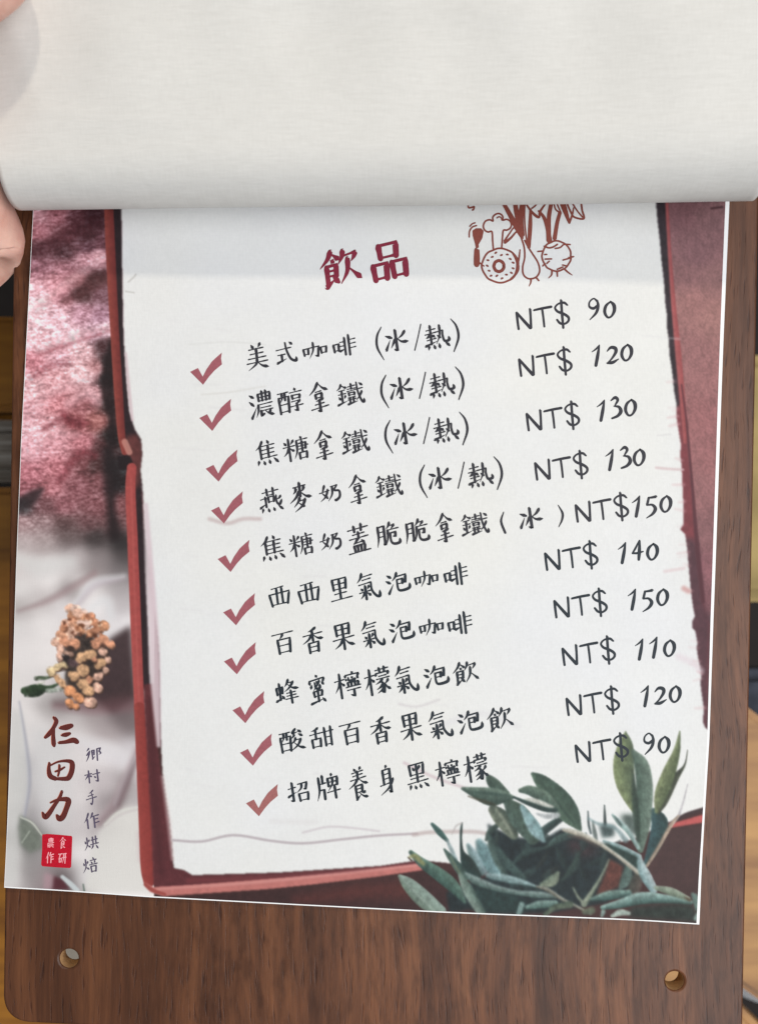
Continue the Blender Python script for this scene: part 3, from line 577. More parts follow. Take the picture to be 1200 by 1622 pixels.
fm = boxblur((RID == LEAF).astype(float), 1)[..., None]
soft_ = IMG.copy()
for ch_ in range(3): soft_[..., ch_] = boxblur(IMG[..., ch_], 1)
grain = .22 * (fbm(CH, CW, 5, 9, 401, 2) - .5) + .12 * (vnoise(CH, CW, 2.3, 3.2, 411) - .5)
g3 = soft_.mean(-1, keepdims=True)
soft_ = (soft_ * .82 + g3 * .18) * (.93 + grain)[..., None]
IMG = IMG * (1 - fm) + soft_ * fm
# ------------------------------------------------------------------ the printed menu page
PTS_B = [(9, 1404), (120, 1411.5), (240, 1420), (480, 1433), (700, 1444), (900, 1452.5), (1104, 1461)]
PTS_R = [(1174, -110), (1153, 319), (1144, 540), (1139.5, 660), (1128, 980), (1122, 1170), (1112.5, 1330), (1104, 1461)]
PTS_L = [(72, -110), (54, 330), (46, 480), (34, 700), (26, 900), (20, 1100), (9, 1404)]
page_out = [PTS_L[0]] + PTS_R[:-1] + PTS_B[::-1] + PTS_L[1:-1][::-1]
paper_m, t, b = new_mat('page_white', 0.5, 0.3)
co_, a_, c_, s_ = linen(t)
t.links.new(ramp(t, s_, [(0.3, (0.76, 0.76, 0.76)), (0.8, (0.85, 0.85, 0.85))]), b.inputs['Base Color'])
GN = 170
tv, tu = np.linspace(0, 1, GN + 1)[:, None], np.linspace(0, 1, GN + 1)[None, :]
tyb = np.interp(9 + tu * 1095, [p[0] for p in PTS_B], [p[1] for p in PTS_B]); tY = -110 + tv * (tyb + 110)
tL = np.interp(tY, [p[1] for p in PTS_L], [p[0] for p in PTS_L]); tR = np.interp(tY, [p[1] for p in PTS_R], [p[0] for p in PTS_R])
tX = tL + (tR - tL) * tu
vs_ = np.stack([(tX - 600) * S, (811 - tY) * S, np.zeros(tX.shape)], -1).reshape(-1, 3).tolist()
gi = np.arange((GN + 1) ** 2).reshape(GN + 1, GN + 1)
fs_ = np.stack([gi[:-1, :-1], gi[1:, :-1], gi[1:, 1:], gi[:-1, 1:]], -1).reshape(-1, 4).tolist()
rim = list(gi[:, 0]) + list(gi[-1, 1:]) + list(gi[-2::-1, -1]) + list(gi[0, -2:0:-1])
nb_ = len(vs_); vs_ += [(vs_[i][0], vs_[i][1], -0.0009) for i in rim]
for k in range(len(rim)):
    j = (k + 1) % len(rim); fs_.append((int(rim[k]), nb_ + k, nb_ + j, int(rim[j])))
fs_.append(tuple(range(nb_ + len(rim) - 1, nb_ - 1, -1)))
me = bpy.data.meshes.new('menu_page'); me.from_pydata(vs_, [], fs_)
bm = bmesh.new(); bm.from_mesh(me); bmesh.ops.recalc_face_normals(bm, faces=bm.faces); bm.to_mesh(me); bm.free()
page = link('menu_page', me, paper_m)
tag(page, 'drinks menu sheet with price list over a photo collage, lying on the walnut board', 'menu')

GU, GV = 780, 820
ZP = 0.00003
v = np.linspace(0, 1, GV + 1)[:, None]; u = np.linspace(0, 1, GU + 1)[None, :]
yl = 250.0
xa = 12 + u * 1090
yb = np.interp(xa, [p[0] for p in PTS_B], [p[1] for p in PTS_B]) - 1.9
Y = yl + v * (yb - yl)
L = np.interp(Y, [p[1] for p in PTS_L], [p[0] for p in PTS_L]) + 0.8
R = np.interp(Y, [p[1] for p in PTS_R], [p[0] for p in PTS_R]) - np.interp(Y, [250, 540, 980, 1170, 1330, 1460], [6.5, 5.5, 4.6, 3.2, 3.4, 4.5])
X = L + (R - L) * u
fx = np.clip(X - X0 - .5, 0, CW - 1.01); fy = np.clip(Y - Y0 - .5, 0, CH - 1.01)
xi, yi = fx.astype(int), fy.astype(int); ax, ay = (fx - xi)[..., None], (fy - yi)[..., None]
IMG = np.clip(IMG, 6, 250)
col = (IMG[yi, xi] * (1 - ax) + IMG[yi, xi + 1] * ax) * (1 - ay) + (IMG[yi + 1, xi] * (1 - ax) + IMG[yi + 1, xi + 1] * ax) * ay
rid = RID[np.rint(fy).astype(int), np.rint(fx).astype(int)]
alb = lin(col) * GAIN * 0.86
vx = np.stack([(X - 600) * S, (811 - Y) * S, np.full(X.shape, ZP)], -1).reshape(-1, 3)
alb = np.concatenate([alb, np.ones(alb.shape[:2] + (1,))], -1).reshape(-1, 4)
idx = np.arange((GV + 1) * (GU + 1)).reshape(GV + 1, GU + 1)
quads = np.stack([idx[:-1, :-1], idx[1:, :-1], idx[1:, 1:], idx[:-1, 1:]], -1).reshape(-1, 4)
qr = rid[:-1, :-1].reshape(-1)
art_m = print_mat('printed_ink', 0.03)
for k, nm in ((PAPER, 'printed_paper'), (CLOTH, 'printed_cloth'), (FRAME, 'printed_tray_rim'), (FLOWER, 'printed_flower_sprig'), (LEAF, 'printed_leaf_sprig')):
    q = quads[qr == k]; used, inv = np.unique(q, return_inverse=True); q = inv.reshape(-1, 4)
    me = bpy.data.meshes.new(nm); me.vertices.add(len(used)); me.vertices.foreach_set('co', vx[used].astype(np.float32).ravel())
    me.loops.add(q.size); me.loops.foreach_set('vertex_index', q.astype(np.int32).ravel())
    me.polygons.add(len(q)); me.polygons.foreach_set('loop_start', np.arange(0, q.size, 4, dtype=np.int32))
    at = me.color_attributes.new('Col', 'FLOAT_COLOR', 'POINT'); at.data.foreach_set('color', alb[used].astype(np.float32).ravel())
    me.update(calc_edges=True); me.validate()
    o = link(nm, me, art_m, page)
    o['label'] = {PAPER: 'pale torn sheet printed behind the drinks list', CLOTH: 'burgundy plush and pale cloth printed down the sides', FRAME: 'brick red tray rim printed round the pale sheet',
                  FLOWER: 'peach dried flower sprig printed at lower left', LEAF: 'grey green leaf sprig printed at lower right'}[k]

# ------------------------------------------------------------------ brush lettering
G = {}
def glyphs(src):
    for l in src.strip().split('\n'):
        ch, rest = l.split(' ', 1); st = []
        for tok in rest.split():
            n = tok[1:]; st.append((tok[0], [(int(n[i:i + 2]), int(n[i + 2:i + 4])) for i in range(0, len(n), 4)]))
        G[ch] = st
glyphs('''
美 d30023817 p70025916 h18208220 h22388038 v50205056 h12559055 h04729672 p50584478089 8 n52727090 9797
''' .replace('089 8', '0898').replace('7090 9797', '70889797') + '''式 h06327830 c5203564072829695977 8 d72048416 h12564856 v30563086 t06925278
'''.replace('95977 8', '959876') + '''咖 v03350675 k033523332268 h06682268 p440042502597 g27326628609248 82 v73387675 k733897369472 h76739473
'''.replace('609248 82', '60924882') + '''啡 v03380674 k033826362470 h06682468 v52105295 h32304830 h32504850 t30745266 v70007099 h70259823 h70459843 h70669864
冰 d04203034 t02862242 g470049973687 p444235602480 p881274305642 n503670589962
熱 h08184616 v25002534 h02345230 p203812460448 d30384048 h08584655 v25382576 t00804868 h54307628 c762674587082997298 56 p640562454678 d52446456 p14821098 d34803896 d56785896 d82769895
'''.replace('c762674587082997298 56', 'c7628744880729972 9856'.replace(' ', '')) + '''濃 d02101922 d00341752 t04982860 v38124038 k381288108637 v55025538 v71027138 h38258624 h40388637 h34529550 p365234752497 h46648864 h42769574 k467646955888 n627678909997 p868078867290
醇 h02144412 v05320898 k053244304296 p181418341250 v30143044 h10624060 h10924090 d70007210 h50189816 v58306045 k583090308744 h60448843 h54568854 p885480627466 g746676966290 h48769973
拿 p500030200036 n500272209930 h34306429 v32383452 k323866366450 h34506450 p70563261 h26727470 h04869682 g506052983691
鐵 p180012140024 n180428143818 h08283026 h05443342 v18281880 d06541166 p31522664 t00883676 h42167013 v55045526 h40267226 h38369830 v44434554 k444366426553 h45536552 h40646862 v47644788 v60646086 h39737071 t38927684 c760279459086989299 76 p944484647080 d86069718
'''.replace('c760279459086989299 76', 'c7602794590869892' + '9976') + '''焦 p340222200234 v22222472 d56006214 h26228820 h28388436 h28548452 h24709668 v58225870 p12800697 d34823897 d58806296 d80769896
糖 d04161228 p42123028 h00384635 v22042498 p224214600074 n264234524458 d70007410 h52169813 p541854604292 k623090288854 h56429940 h62548853 v75207564 v62706496 k627092689094 h64949092
燕 h14168612 v34023528 v62006228 h35286228 v38364058 k383664356257 h40576256 h04422838 v26342776 t00762862 c743474629770 9858 p944086487652 p12820698 d34823897 d58826296 d80789896
'''.replace('c743474629770 9858', 'c7434746286749854') + '''麥 h22147612 v50005048 p341830282036 p701664265632 p463030500266 n523274509956 p465238661882 h42646862 p706054822099 n407054806686
奶 p260618301246 d124628663678 p403028660290 h00444636 h54188414 c841270449452908876 966686 p621858603894
'''.replace('c841270449452908876 966686', 'c841470409248928074966888') + '''蓋 h04169612 v32043424 v66006422 h24347831 v50265048 h08489444 p464836582664 h26646660 d62547466 v26723092 k267276707292 v42724392 v58715892 h00969992
脆 p081208600097 g0814341034922686 h10363334 h10563354 p600054144426 h54147812 p781272206428 h46329629 p503248643894 k6046824480647262 c60466080729496929874
西 h12107004 v00381098 k003896328494 h10928490 v36103688 v60106288
里 v12061652 k120676047250 h14287426 h16507248 v44064592 h18707467 h00979992
氣 p240016180032 h22147010 h24266223 h06426238 c623863688092989697 74 d14562264 p52504462 h06726068 v34483599 p327024821094 n387248805888
'''.replace('c623863688092989697 74', 'c6238636880929696' + '9874') + '''泡 d06102224 d00361850 t08983056 p480440242640 g4622841880567052 k463870366858 h48586857 c463848826292948698 62
'''.replace('948698 62', '948698' + '62') + '''百 h00089904 p500844203430 v24342898 k243482327896 h28628060 h28947892
香 p660248103014 h04289624 v48105052 p442830440058 n522874449948 v28603098 k286074587196 h30767275 h30947193
果 v16042044 k160480027642 h18227821 h20427641 v48045099 h00609954 p466032780692 n546072789988
蜂 v04280656 k042830262852 h06522851 v17101878 t00823470 d26623476 p580050164028 h54147812 p781260343848 n521872369942 h46568454 h46688666 h40809478 v64466699
蜜 d46005208 d10161230 k101890148226 d22321644 c382642466246 6236 p642248382854 d46225430 d74288438 v28583276 k285874567074 h32757074 v50485194 t10988088 d72848698
'''.replace('c382642466246 6236', 'c38264246624' + '86434') + '''檸 h00303826 v20022298 p203214520074 n243630443852 d68007207 d44104220 k441296109020 d46264432 c5422583678346 428 d66207026 d86229230 v50425256 k504292418956 v64426456 v78427856 h42609957 h46729869 g727273985890
'''.replace('c5422583678346 428', 'c542256347634' + '8026') + '''檬 h00303826 v20022298 p203214520074 n243630443852 h44109606 v60026116 v80007915 d46204430 k462297199228 h56348632 h46449841 p704460544262 g6252766872976089 p706460744482 p747664864696 p925086587864 n786286789988
酸 h02144412 v05320898 k053244304296 p181418341250 v30143044 h10624060 h10924090 p660252207816 d74088620 p602656344644 d76269037 p644258564468 h60528450 p845070764298 n566276849994
甜 p360224100814 h00324828 v25122556 v08561096 k085644544294 h10934292 h50289924 v62066496 v88048896 h64548853 h64908889
招 h02303626 g200222940887 t00683850 g4614881080447040 p641460364054 v48625298 k486290608796 h52958794
牌 p120612600098 v28002832 h12344231 k145832573296 p68006410 v50165248 k501690148846 h52328831 h52478846 p701668405066 h44729968 v76487899
養 d34004008 p68006008 h22148011 h26247621 h12369232 v50105036 p463632480060 n563676489954 v34563697 k345668546678 h36666665 h36776676 t34985686 p80787084 n507872929496
身 p54004609 v28143064 g2814721272975687 h30307228 h30467244 h06667262 p905060780498
黑 v14041844 k140482027842 d30143626 p64125626 h18437842 v48044972 h16578054 h00749969 p14820898 d34843897 d58826296 d80809896
飲 p300020220044 n300840184828 d28263431 v16421692 k164240403872 h18563855 h18703869 t12993480 d30744290 p600456224640 h58209014 p901486267838 p702866644896 n725686749990
品 v24042740 k240476037340 h27387337 v02550696 k025542544096 h06934092 v58546296 k585498539696 h62939692
鄉 p26001020 p302210480646 p282816700298 k402056185452 v42204470 h44365435 t42846066 k721296088634 v74127299 p883496488258
村 h00344628 v26022798 p25360070 d30404452 h52369930 g820484966686 d60527064
手 p700050123018 h20367030 h00589950 c521662605096 3684
作 p300018300058 v20362298 p580248243838 h50269620 v64266698 h66469042 h66709664
烘 d06301048 p36243040 p200620600096 d24624076 h50289424 v60066258 v82028256 h44609954 p626654824692 d80669492
焙 d06301048 p36243040 p200620600096 d24624076 d70007612 h52209416 p84267840 d58286440 h46489944 v54605898 k546090588696 h58958694
農 v18122038 k181282108037 v40024038 v60026038 h18258024 h20388037 h08529650 p105208750497 h26648064 h16769574 k267626955088 n527678909997
食 p500030200234 n500074229930 d46225432 v30403096 k304072387068 h30547053 h30677066 t28985682 n487066849294
研 h02144612 p241416400458 v14521686 k145240503884 h16843883 h56149812 h52489944 p681466605498 v88148898
'''.replace('c521662605096 3684', 'c5216626050963684'))

def widths(kind, pts, wt, wn):
    """brush width at every sample of a stroke"""
    n = len(pts); P = np.array(pts); d = np.gradient(P, axis=0) if n > 1 else np.zeros_like(P)
    s = np.linspace(0, 1, n); ln = np.hypot(d[:, 0], d[:, 1]) + 1e-9
    dirw = wn + (wt - wn) * np.clip(np.abs(d[:, 1]) / ln, 0, 1) ** .8
    I = lambda *k: np.interp(s, k[0::2], k[1::2])
    if kind == 'h': return wn * I(0, 1.35, .15, 1.0, .7, 1.05, .92, 1.75, 1, 1.2)
    if kind == 'v': return wt * I(0, .85, .12, 1.1, .5, .92, 1, .95)
    if kind == 'p': return wt * I(0, .85, .15, 1.08, .55, .75, 1, .16)
    if kind == 'n': return wt * I(0, .28, .4, .6, .8, 1.22, 1, .3)
    if kind == 'd': return wt * I(0, .35, .65, 1.2, 1, .7)
    if kind == 't': return wt * I(0, 1.05, .3, .8, 1, .15)
    if kind == 'k': return dirw * I(0, 1.1, 1, 1.0)
    if kind == 'g': return dirw * I(0, 1, .86, 1.05, 1, .2)
    if kind == 'c': return wt * I(0, .7, .3, .85, .78, 1.1, .9, 1.0, 1, .15)
    return np.full(n, wt)
def sample(kind, pts):
    if kind in 'kg':
        out = []
        for a, b in zip(pts[:-1], pts[1:]):
            for k in range(5): out.append((a[0] + (b[0] - a[0]) * k / 5, a[1] + (b[1] - a[1]) * k / 5))
        return out + [pts[-1]]
    return [tuple(p) for p in catmull(pts, 6)]
class Ink:
    """flat printed shapes on the page, each a hair above the one before"""
    def __init__(self, z=0.00006): self.v, self.f, self.z = [], [], z
    def P(self, x, y): return ((x - 600) * S, (811 - y) * S, self.z)
    def face(self, pts):
        i = len(self.v); self.v += [self.P(*p) for p in pts]; self.f.append(tuple(range(i, i + len(pts)))); self.z += 1.2e-6
    def ribbon(self, pts, w, cap=True):
        P = np.array(pts, float); w = np.array(w, float); d = np.gradient(P, axis=0); ln = np.hypot(d[:, 0], d[:, 1])[:, None] + 1e-9
        d = d / ln; nrm = np.stack([-d[:, 1], d[:, 0]], 1)
        A_, B_ = P + nrm * w[:, None] / 2, P - nrm * w[:, None] / 2
        i = len(self.v)
        for a, b in zip(A_, B_): self.v += [self.P(*a), self.P(*b)]
        n = len(P)
        for k in range(n - 1): self.f.append((i + 2 * k, i + 2 * k + 1, i + 2 * k + 3, i + 2 * k + 2))
        if cap:
            for e, sg in ((0, -1), (n - 1, 1)):
                j = len(self.v); c, r = P[e], w[e] / 2; base = math.atan2(d[e, 1] * sg, d[e, 0] * sg)
                for q in range(1, 4):
                    a = base - math.pi / 2 + math.pi * q / 4; self.v.append(self.P(c[0] + math.cos(a) * r * .9, c[1] + math.sin(a) * r * .9))
                lo, hi = (i + 2 * e + 1, i + 2 * e)
                self.f.append((lo, j, j + 1, j + 2, hi))
        self.z += 1.2e-6
    def glyph(self, ch, cx, cy, w, h, rot=-7.0, wt=12.6, wn=4.9, shear=.085, thick=None):
        ca, sa = math.cos(math.radians(rot)), math.sin(math.radians(rot)); u = (thick or (math.sqrt(w * h) / 100)) * min(1.06, max(.80, 1.14 - .016 * len(G[ch])))
        for kind, pts in G[ch]:
            sp = sample(kind, pts)
            q = [((x - 50) / 100 * w, ((y - 50) / 100 - shear * (x - 50) / 100) * h) for x, y in sp]
            ww = widths(kind, q, wt * u, wn * u)
            self.ribbon([(cx + x * ca - y * sa, cy + x * sa + y * ca) for x, y in q], ww)
    def line(self, pts, ws, n=6):
        C_ = catmull([(p[0], p[1], w) for p, w in zip(pts, ws)], n)
        self.ribbon([(c[0], c[1]) for c in C_], [c[2] for c in C_])
    def build(self, name, mat, label=None, parent=page):
        me = bpy.data.meshes.new(name); me.from_pydata(self.v, [], self.f)
        bm = bmesh.new(); bm.from_mesh(me); bm.normal_update()
        fl = [f for f in bm.faces if f.normal.z < 0]; bmesh.ops.reverse_faces(bm, faces=fl); bm.to_mesh(me); bm.free()
        o = link(name, me, mat, parent)
        if label: o['label'] = label
        return o
ink = flat_mat('ink_black', (47, 47, 54), 0.45, 0.12); ink2 = flat_mat('ink_blue_black', (34, 42, 50), 0.45, 0.12)
wine = flat_mat('ink_wine', (126, 38, 58), 0.45, 0.1); rose = flat_mat('ink_rose', (152, 88, 96), 0.45, 0.1); rose2 = flat_mat('ink_rose_brown', (156, 98, 96), 0.45, 0.1)
I = Ink(); I.glyph('飲', 539, 424, 64, 56, -7, 15.5, 6.5); I.glyph('品', 615.5, 414, 54, 58, -7, 17, 7)
I.build('menu_heading', wine)
rows = [
 ('美 407 565 36 41|式 452.5 559 33 34|咖 499 555 39 25|啡 545.5 548 37 32', (628, 540)),
 ('濃 414.5 640 38 42|醇 460 635 40 38|拿 505.5 630 30 47|鐵 555 625 42 36', (635.5, 616)),
 ('焦 422.5 717 35 39|糖 469 711 40 37|拿 512.5 706 29 46|鐵 562.5 700.5 42 37', (642, 687.5)),
 ('燕 429.5 792 36 38|麥 476 787 36 45|奶 523 780.5 34 29|拿 566.7 776 28 46|鐵 615.5 770.5 41 36', (696.5, 758)),
 ('焦 431.5 868 37 39|糖 477.5 862.5 38 35|奶 524 857 34 29|蓋 568 853.5 35 46|脆 614.5 846.5 37 37|脆 660 841 37 36|拿 703.5 836.5 27 46|鐵 751.5 831 42 35', None),
 ('西 443.5 943.5 33 31|西 490 938 34 32|里 540 932.5 34 36|氣 583.5 927.5 35 42|泡 630 922 38 33|咖 675 916.5 38 24|啡 721.5 910 38 34', None),
 ('百 449 1018 34 34|香 496 1014 33 40|果 544 1008 34 41|氣 590 1003.5 35 42|泡 636 998 39 33|咖 683 993 39 25|啡 728 987.5 39 34', None),
 ('蜂 455.5 1095.5 37 38|蜜 503 1091 30 45|檸 551 1084.5 41 40|檬 598 1078.5 40 42|氣 643.5 1075 35 43|泡 690.5 1070 39 33|飲 737 1065 40 34', None),
 ('酸 463 1172 41 35|甜 510 1167 38 32|百 555.5 1161 34 34|香 603 1156.5 33 41|果 650.5 1151 33 42|氣 697 1147 36 43|泡 744 1142 39 34|飲 791.5 1138 41 35', None),
 ('招 474 1253 35 32|牌 520 1246 38 39|養 567.5 1241 31 50|身 612.5 1235 25 45|黑 661 1229 33 41|檸 709 1223.5 38 39|檬 753.5 1216 37 42', None)]
for r, (txt, ice) in enumerate(rows):
    I = Ink()
    for it in txt.split('|'):
        ch, x, y, w, h = it.split(); I.glyph(ch, float(x), float(y), float(w), float(h))
    if ice:
        x, y = ice; dx, dy = x - 628, y - 540
        I.line([(603.5 + dx, 518.5 + dy), (597 + dx, 533 + dy), (597.5 + dx, 551 + dy), (608 + dx, 570.5 + dy)], [1.6, 3.6, 3.8, 1.4])
        I.glyph('冰', x, y, 37, 34); I.line([(666 + dx, 514 + dy), (661.5 + dx, 535 + dy), (656.5 + dx, 555.5 + dy)], [2, 2, 2]); I.glyph('熱', 691.5 + dx, 534 + dy, 38, 39)
        I.line([(713 + dx, 505.5 + dy), (722 + dx, 517 + dy), (725.5 + dx, 535 + dy), (718.5 + dx, 557.5 + dy)], [1.4, 3.4, 4, 1.8])
    if r == 4:
        I.line([(797, 811), (793, 826), (799.5, 844)], [1.4, 3.6, 3.8]); I.glyph('冰', 840.5, 821, 37, 33); I.line([(883, 800), (890, 813), (889, 824), (884, 834.7)], [1.2, 3.6, 3, 1])
    I.build('drink_name', ink if r < 5 else ink2)
tips = [(322, 609.7), (336.5, 682.8), (346.5, 763), (355, 829.2), (365.5, 906), (374.2, 990.4), (375.5, 1068), (389, 1145.2), (401, 1212.3), (410.5, 1292.2)]
ck = [(-20.5, -20.5), (-8, -26.7), (-.5, -13), (5, -24), (14, -37), (21, -43.5), (29.8, -51), (28.5, -42), (30, -32.5), (18, -22.5), (9.5, -13), (0, 0)]
for r, (x, y) in enumerate(tips):
    I = Ink(); T = lambda p: (x + p[0], y + p[1])
    I.face([T(ck[0]), T(ck[1]), T(ck[2]), T(ck[11])]); I.face([T(ck[2]), T(ck[3]), T(ck[10]), T(ck[11])])
    I.face([T(ck[3]), T(ck[4]), T(ck[9]), T(ck[10])]); I.face([T(ck[4]), T(ck[5]), T(ck[8]), T(ck[9])]); I.face([T(ck[5]), T(ck[6]), T(ck[7]), T(ck[8])])
    I.build('check_mark', rose2 if r == 9 else rose)
DG = {'1': [[(-7, -5, 1), (0, -10, 2.6), (5, -16, 1.6)], [(5, -16, 1.8), (2.5, 0, 4.6), (-.5, 16.5, 4.4)]],
      '0': [[(2, -13, 2), (-5.5, -6, 4), (-7.5, 4, 4.4), (-3, 12, 3.2), (3, 10.5, 3), (7.5, 2, 4.6), (7, -7, 5.2), (1.5, -13, 2.6)]],
      '9': [[(6, -12, 3.4), (0, -16.5, 2.2), (-6.5, -11, 2.4), (-6.5, -3.5, 3.2), (0, -1, 4), (6, -6, 2.6)], [(5.5, -14, 2.6), (7, -5, 4.2), (4, 6, 3.8), (-6, 17, 1.4)]],
      '2': [[(-9, -6, 1.4), (-3, -12, 4), (4, -11, 5.2), (5, -5, 4.6), (-1, 5, 2.8), (-8, 12.5, 2)], [(-8.5, 12.5, 3), (0, 11.5, 4.4), (9.5, 6, 1.4)]],
      '3': [[(-8, -11, 1.6), (-1, -16, 4.4), (3, -12, 4), (-1, -4, 2.2)], [(-3, -2.5, 1.8), (5, -1, 4), (8, 6, 5.2), (3, 13, 4), (-6, 17, 2.8)]],
      '5': [[(8, -16, 4.2), (0, -14.5, 3), (-4, -14.5, 2.4)], [(-3.5, -14, 3.4), (-6, -3, 3.6)], [(-6, -2.5, 2), (2, -3, 3.4), (7, 3, 5), (3, 11, 3.8), (-7, 18, 1.2)]],
      '4': [[(3, -17, 2), (-3, -5, 3), (-8, 3.5, 2.4)], [(-8, 3.5, 2.4), (0, 3, 3.2), (9, 0.5, 2)], [(3.5, -17, 2.4), (3, 0, 4.8), (2, 13.5, 3.8)]]}
prices = [((817, 496), '9 939 490 0 964 491'), ((821, 570), '1 943 563 2 969 563 0 991 559'), ((833, 656), '1 951 650 3 974 646 0 997 646'), ((846.4, 734), '1 964.7 728 3 989 724.7 0 1010.7 724.7'),
          ((910.6, 800.5), '1 1006.8 801.6 5 1029.7 802.7 0 1053 798.3'), ((862.3, 876.8), '1 984.7 875.3 4 1008.5 873 0 1032 874'), ((877, 952), '1 1000.4 949 5 1024 951 0 1048 946'),
          ((890, 1027.5), '1 1012 1028 1 1034.4 1025 0 1059 1026.7'), ((896.5, 1106.8), '1 1020.8 1102 2 1045 1102 0 1068 1099.4'), ((910.8, 1181), '9 1026.7 1178 0 1050.5 1179.5')]
for r, ((x, y), dg) in enumerate(prices):
    I = Ink(); dx, dy = x - 817, y - 496
    def ln(pts, ws): I.line([(a + dx, b + dy) for a, b in pts], [w * 1.16 for w in ws], 4)
    ln([(817.5, 496), (818.7, 509), (820.5, 522)], [4, 3.6, 3.4]); ln([(817.5, 496), (828, 508), (839, 520)], [3.4, 4.2, 4.6]); ln([(838.5, 490), (839.5, 505), (840, 520)], [3.6, 3.4, 3.8])
    ln([(844.5, 492), (858, 489), (872, 486.5)], [3, 3.6, 3.8]); ln([(857.5, 489.5), (859.5, 504), (861, 518)], [3.2, 3.2, 3])
    ln([(897.5, 484), (892, 480), (883, 482), (878, 488), (882, 494), (892, 498), (899, 503), (899, 509), (893, 513.5), (886, 512.5), (881, 507)], [2.6, 3.6, 2.6, 3, 3.6, 4, 3.8, 3.4, 3, 3.6, 3])
    ln([(887.5, 476), (889, 498), (891, 520)], [3.6, 3.8, 3.4])
    tk = dg.split()
    for k in range(0, len(tk), 3):
        X_, Y_ = float(tk[k + 1]), float(tk[k + 2])
        for st in DG[tk[k]]: I.line([(X_ + a, Y_ + b) for a, b, w in st], [w * 1.16 for a, b, w in st])
    I.build('price', ink if r < 5 else ink2)
# --- shop name, motto and red seal on the lower left
def LG(x, y): return 50 + x / 5.793, 1120 + y / 5.793
brown = flat_mat('ink_red_brown', (92, 40, 36), 0.45, 0.1); orange = flat_mat('ink_orange_edge', (188, 104, 80), 0.45, 0.1)
logo = [[(212, 95, 30), (232, 130, 38), (205, 190, 34), (165, 245, 40), (130, 278, 26)], [(208, 190, 26), (204, 260, 34), (208, 330, 40), (212, 355, 26)], [(268, 190, 30), (320, 185, 52), (372, 168, 40)], [(284, 256, 26), (320, 252, 40), (356, 240, 26)], [(258, 325, 28), (320, 318, 34), (390, 302, 50), (422, 318, 44)],
        [(170, 510, 22), (164, 570, 34), (178, 630, 46), (225, 655, 40)], [(175, 535, 14), (250, 500, 18), (330, 492, 30), (376, 510, 44), (375, 580, 46), (350, 640, 46), (320, 655, 40), (225, 655, 26)], [(222, 590, 16), (265, 575, 22), (310, 548, 14)], [(262, 530, 22), (258, 590, 20), (248, 630, 16)],
        [(286, 770, 24), (262, 830, 30), (215, 900, 34), (165, 975, 44), (130, 1005, 46), (108, 965, 20)], [(178, 875, 14), (240, 850, 26), (320, 842, 44), (345, 862, 50), (325, 930, 46), (295, 1000, 50), (262, 1020, 52), (240, 990, 26)]]
for nm, off, mt, z0, k in (('name_edge', -3.5, orange, .00005, 1.0), ('shop_name', 1.5, brown, .00008, 1.0)):
    I = Ink(z0)
    for st in logo: I.line([LG(a + off, b + off * .3) for a, b, w in st], [w * k / 5.793 for a, b, w in st])
    I.build(nm, mt)
I = Ink(); mot = flat_mat('ink_grey_plum', (86, 78, 98), 0.45, 0.1)
for ch, x, y, w, h in (('鄉', 572, 432, 150, 120), ('村', 565, 632, 140, 116), ('手', 555, 828, 96, 130), ('作', 560, 1036, 140, 140), ('烘', 556, 1245, 130, 126), ('焙', 545, 1445, 134, 134)):
    X_, Y_ = LG(x, y); I.glyph(ch, X_, Y_, w / 5.793, h / 5.793, -5, 12, 6.5)
I.build('motto_text', mot)
I = Ink(.00005)
sq = [LG(*p) for p in ((106, 1165), (150, 1160), (240, 1166), (372, 1178), (380, 1190), (376, 1300), (370, 1460), (358, 1472), (240, 1466), (108, 1455), (96, 1440), (104, 1300), (104, 1180))]
I.face(sq); seal = I.build('seal', flat_mat('seal_red', (180, 13, 38), 0.45, 0.12))
I = Ink(.00007); pale = flat_mat('seal_pale', (236, 170, 176), 0.5, 0.05)
for ch, x, y, w, h in (('農', 183, 1240, 60, 92), ('食', 292, 1242, 58, 104), ('作', 176, 1376, 70, 100), ('研', 288, 1380, 72, 104)):
    X_, Y_ = LG(x, y); I.glyph(ch, X_, Y_, w / 5.793, h / 5.793, 3, 10.5, 8)
I.build('seal_lettering', pale, parent=seal)
# --- line drawing of a doughnut, a leek and a radish
def Q(x, y): return 720 + x / 5.4545, 310 + y / 5.4545
I = Ink(); k_ = 1 / 5.4545
def dl(pts, w=11, n=6): 
    ws = w if isinstance(w, (list, tuple)) else [w] * len(pts)
    I.line([Q(*p) for p in pts], [q * k_ * 1.42 for q in ws], n)
def ring(cx, cy, rx, ry, w, wob=0.0): dl([(cx + (rx + wob * math.sin(a * 1.9)) * math.cos(a * math.tau / 22), cy + (ry + wob * math.cos(a * 2.3)) * math.sin(a * math.tau / 22)) for a in range(23)], w, 3)
ring(390, 607, 158, 147, 12, 3); ring(378, 612, 43, 47, 20, 1)
dl([(478, 480), (520, 540), (540, 600), (520, 680), (470, 725)], [4, 14, 20, 14, 4])
for a in range(15):
    an = a * math.tau / 15 + .2; r_ = 112 + 12 * math.sin(a * 2.7); x, y = 390 + r_ * math.cos(an), 607 + r_ * math.sin(an) * .93
    dl([(x - 6, y - 5 * math.sin(a)), (x + 6, y + 6 * math.cos(a))], 12)
dl([(330, 465), (324, 390), (318, 315), (285, 318), (255, 300), (244, 265), (262, 225), (300, 212), (327, 224), (325, 192), (345, 168), (375, 158), (400, 168), (413, 190), (412, 216), (445, 208), (475, 225), (486, 255), (475, 285), (445, 302), (416, 305), (408, 380), (402, 452)], 11, 4)
dl([(360, 196), (380, 186), (398, 196), (404, 216)], 9)
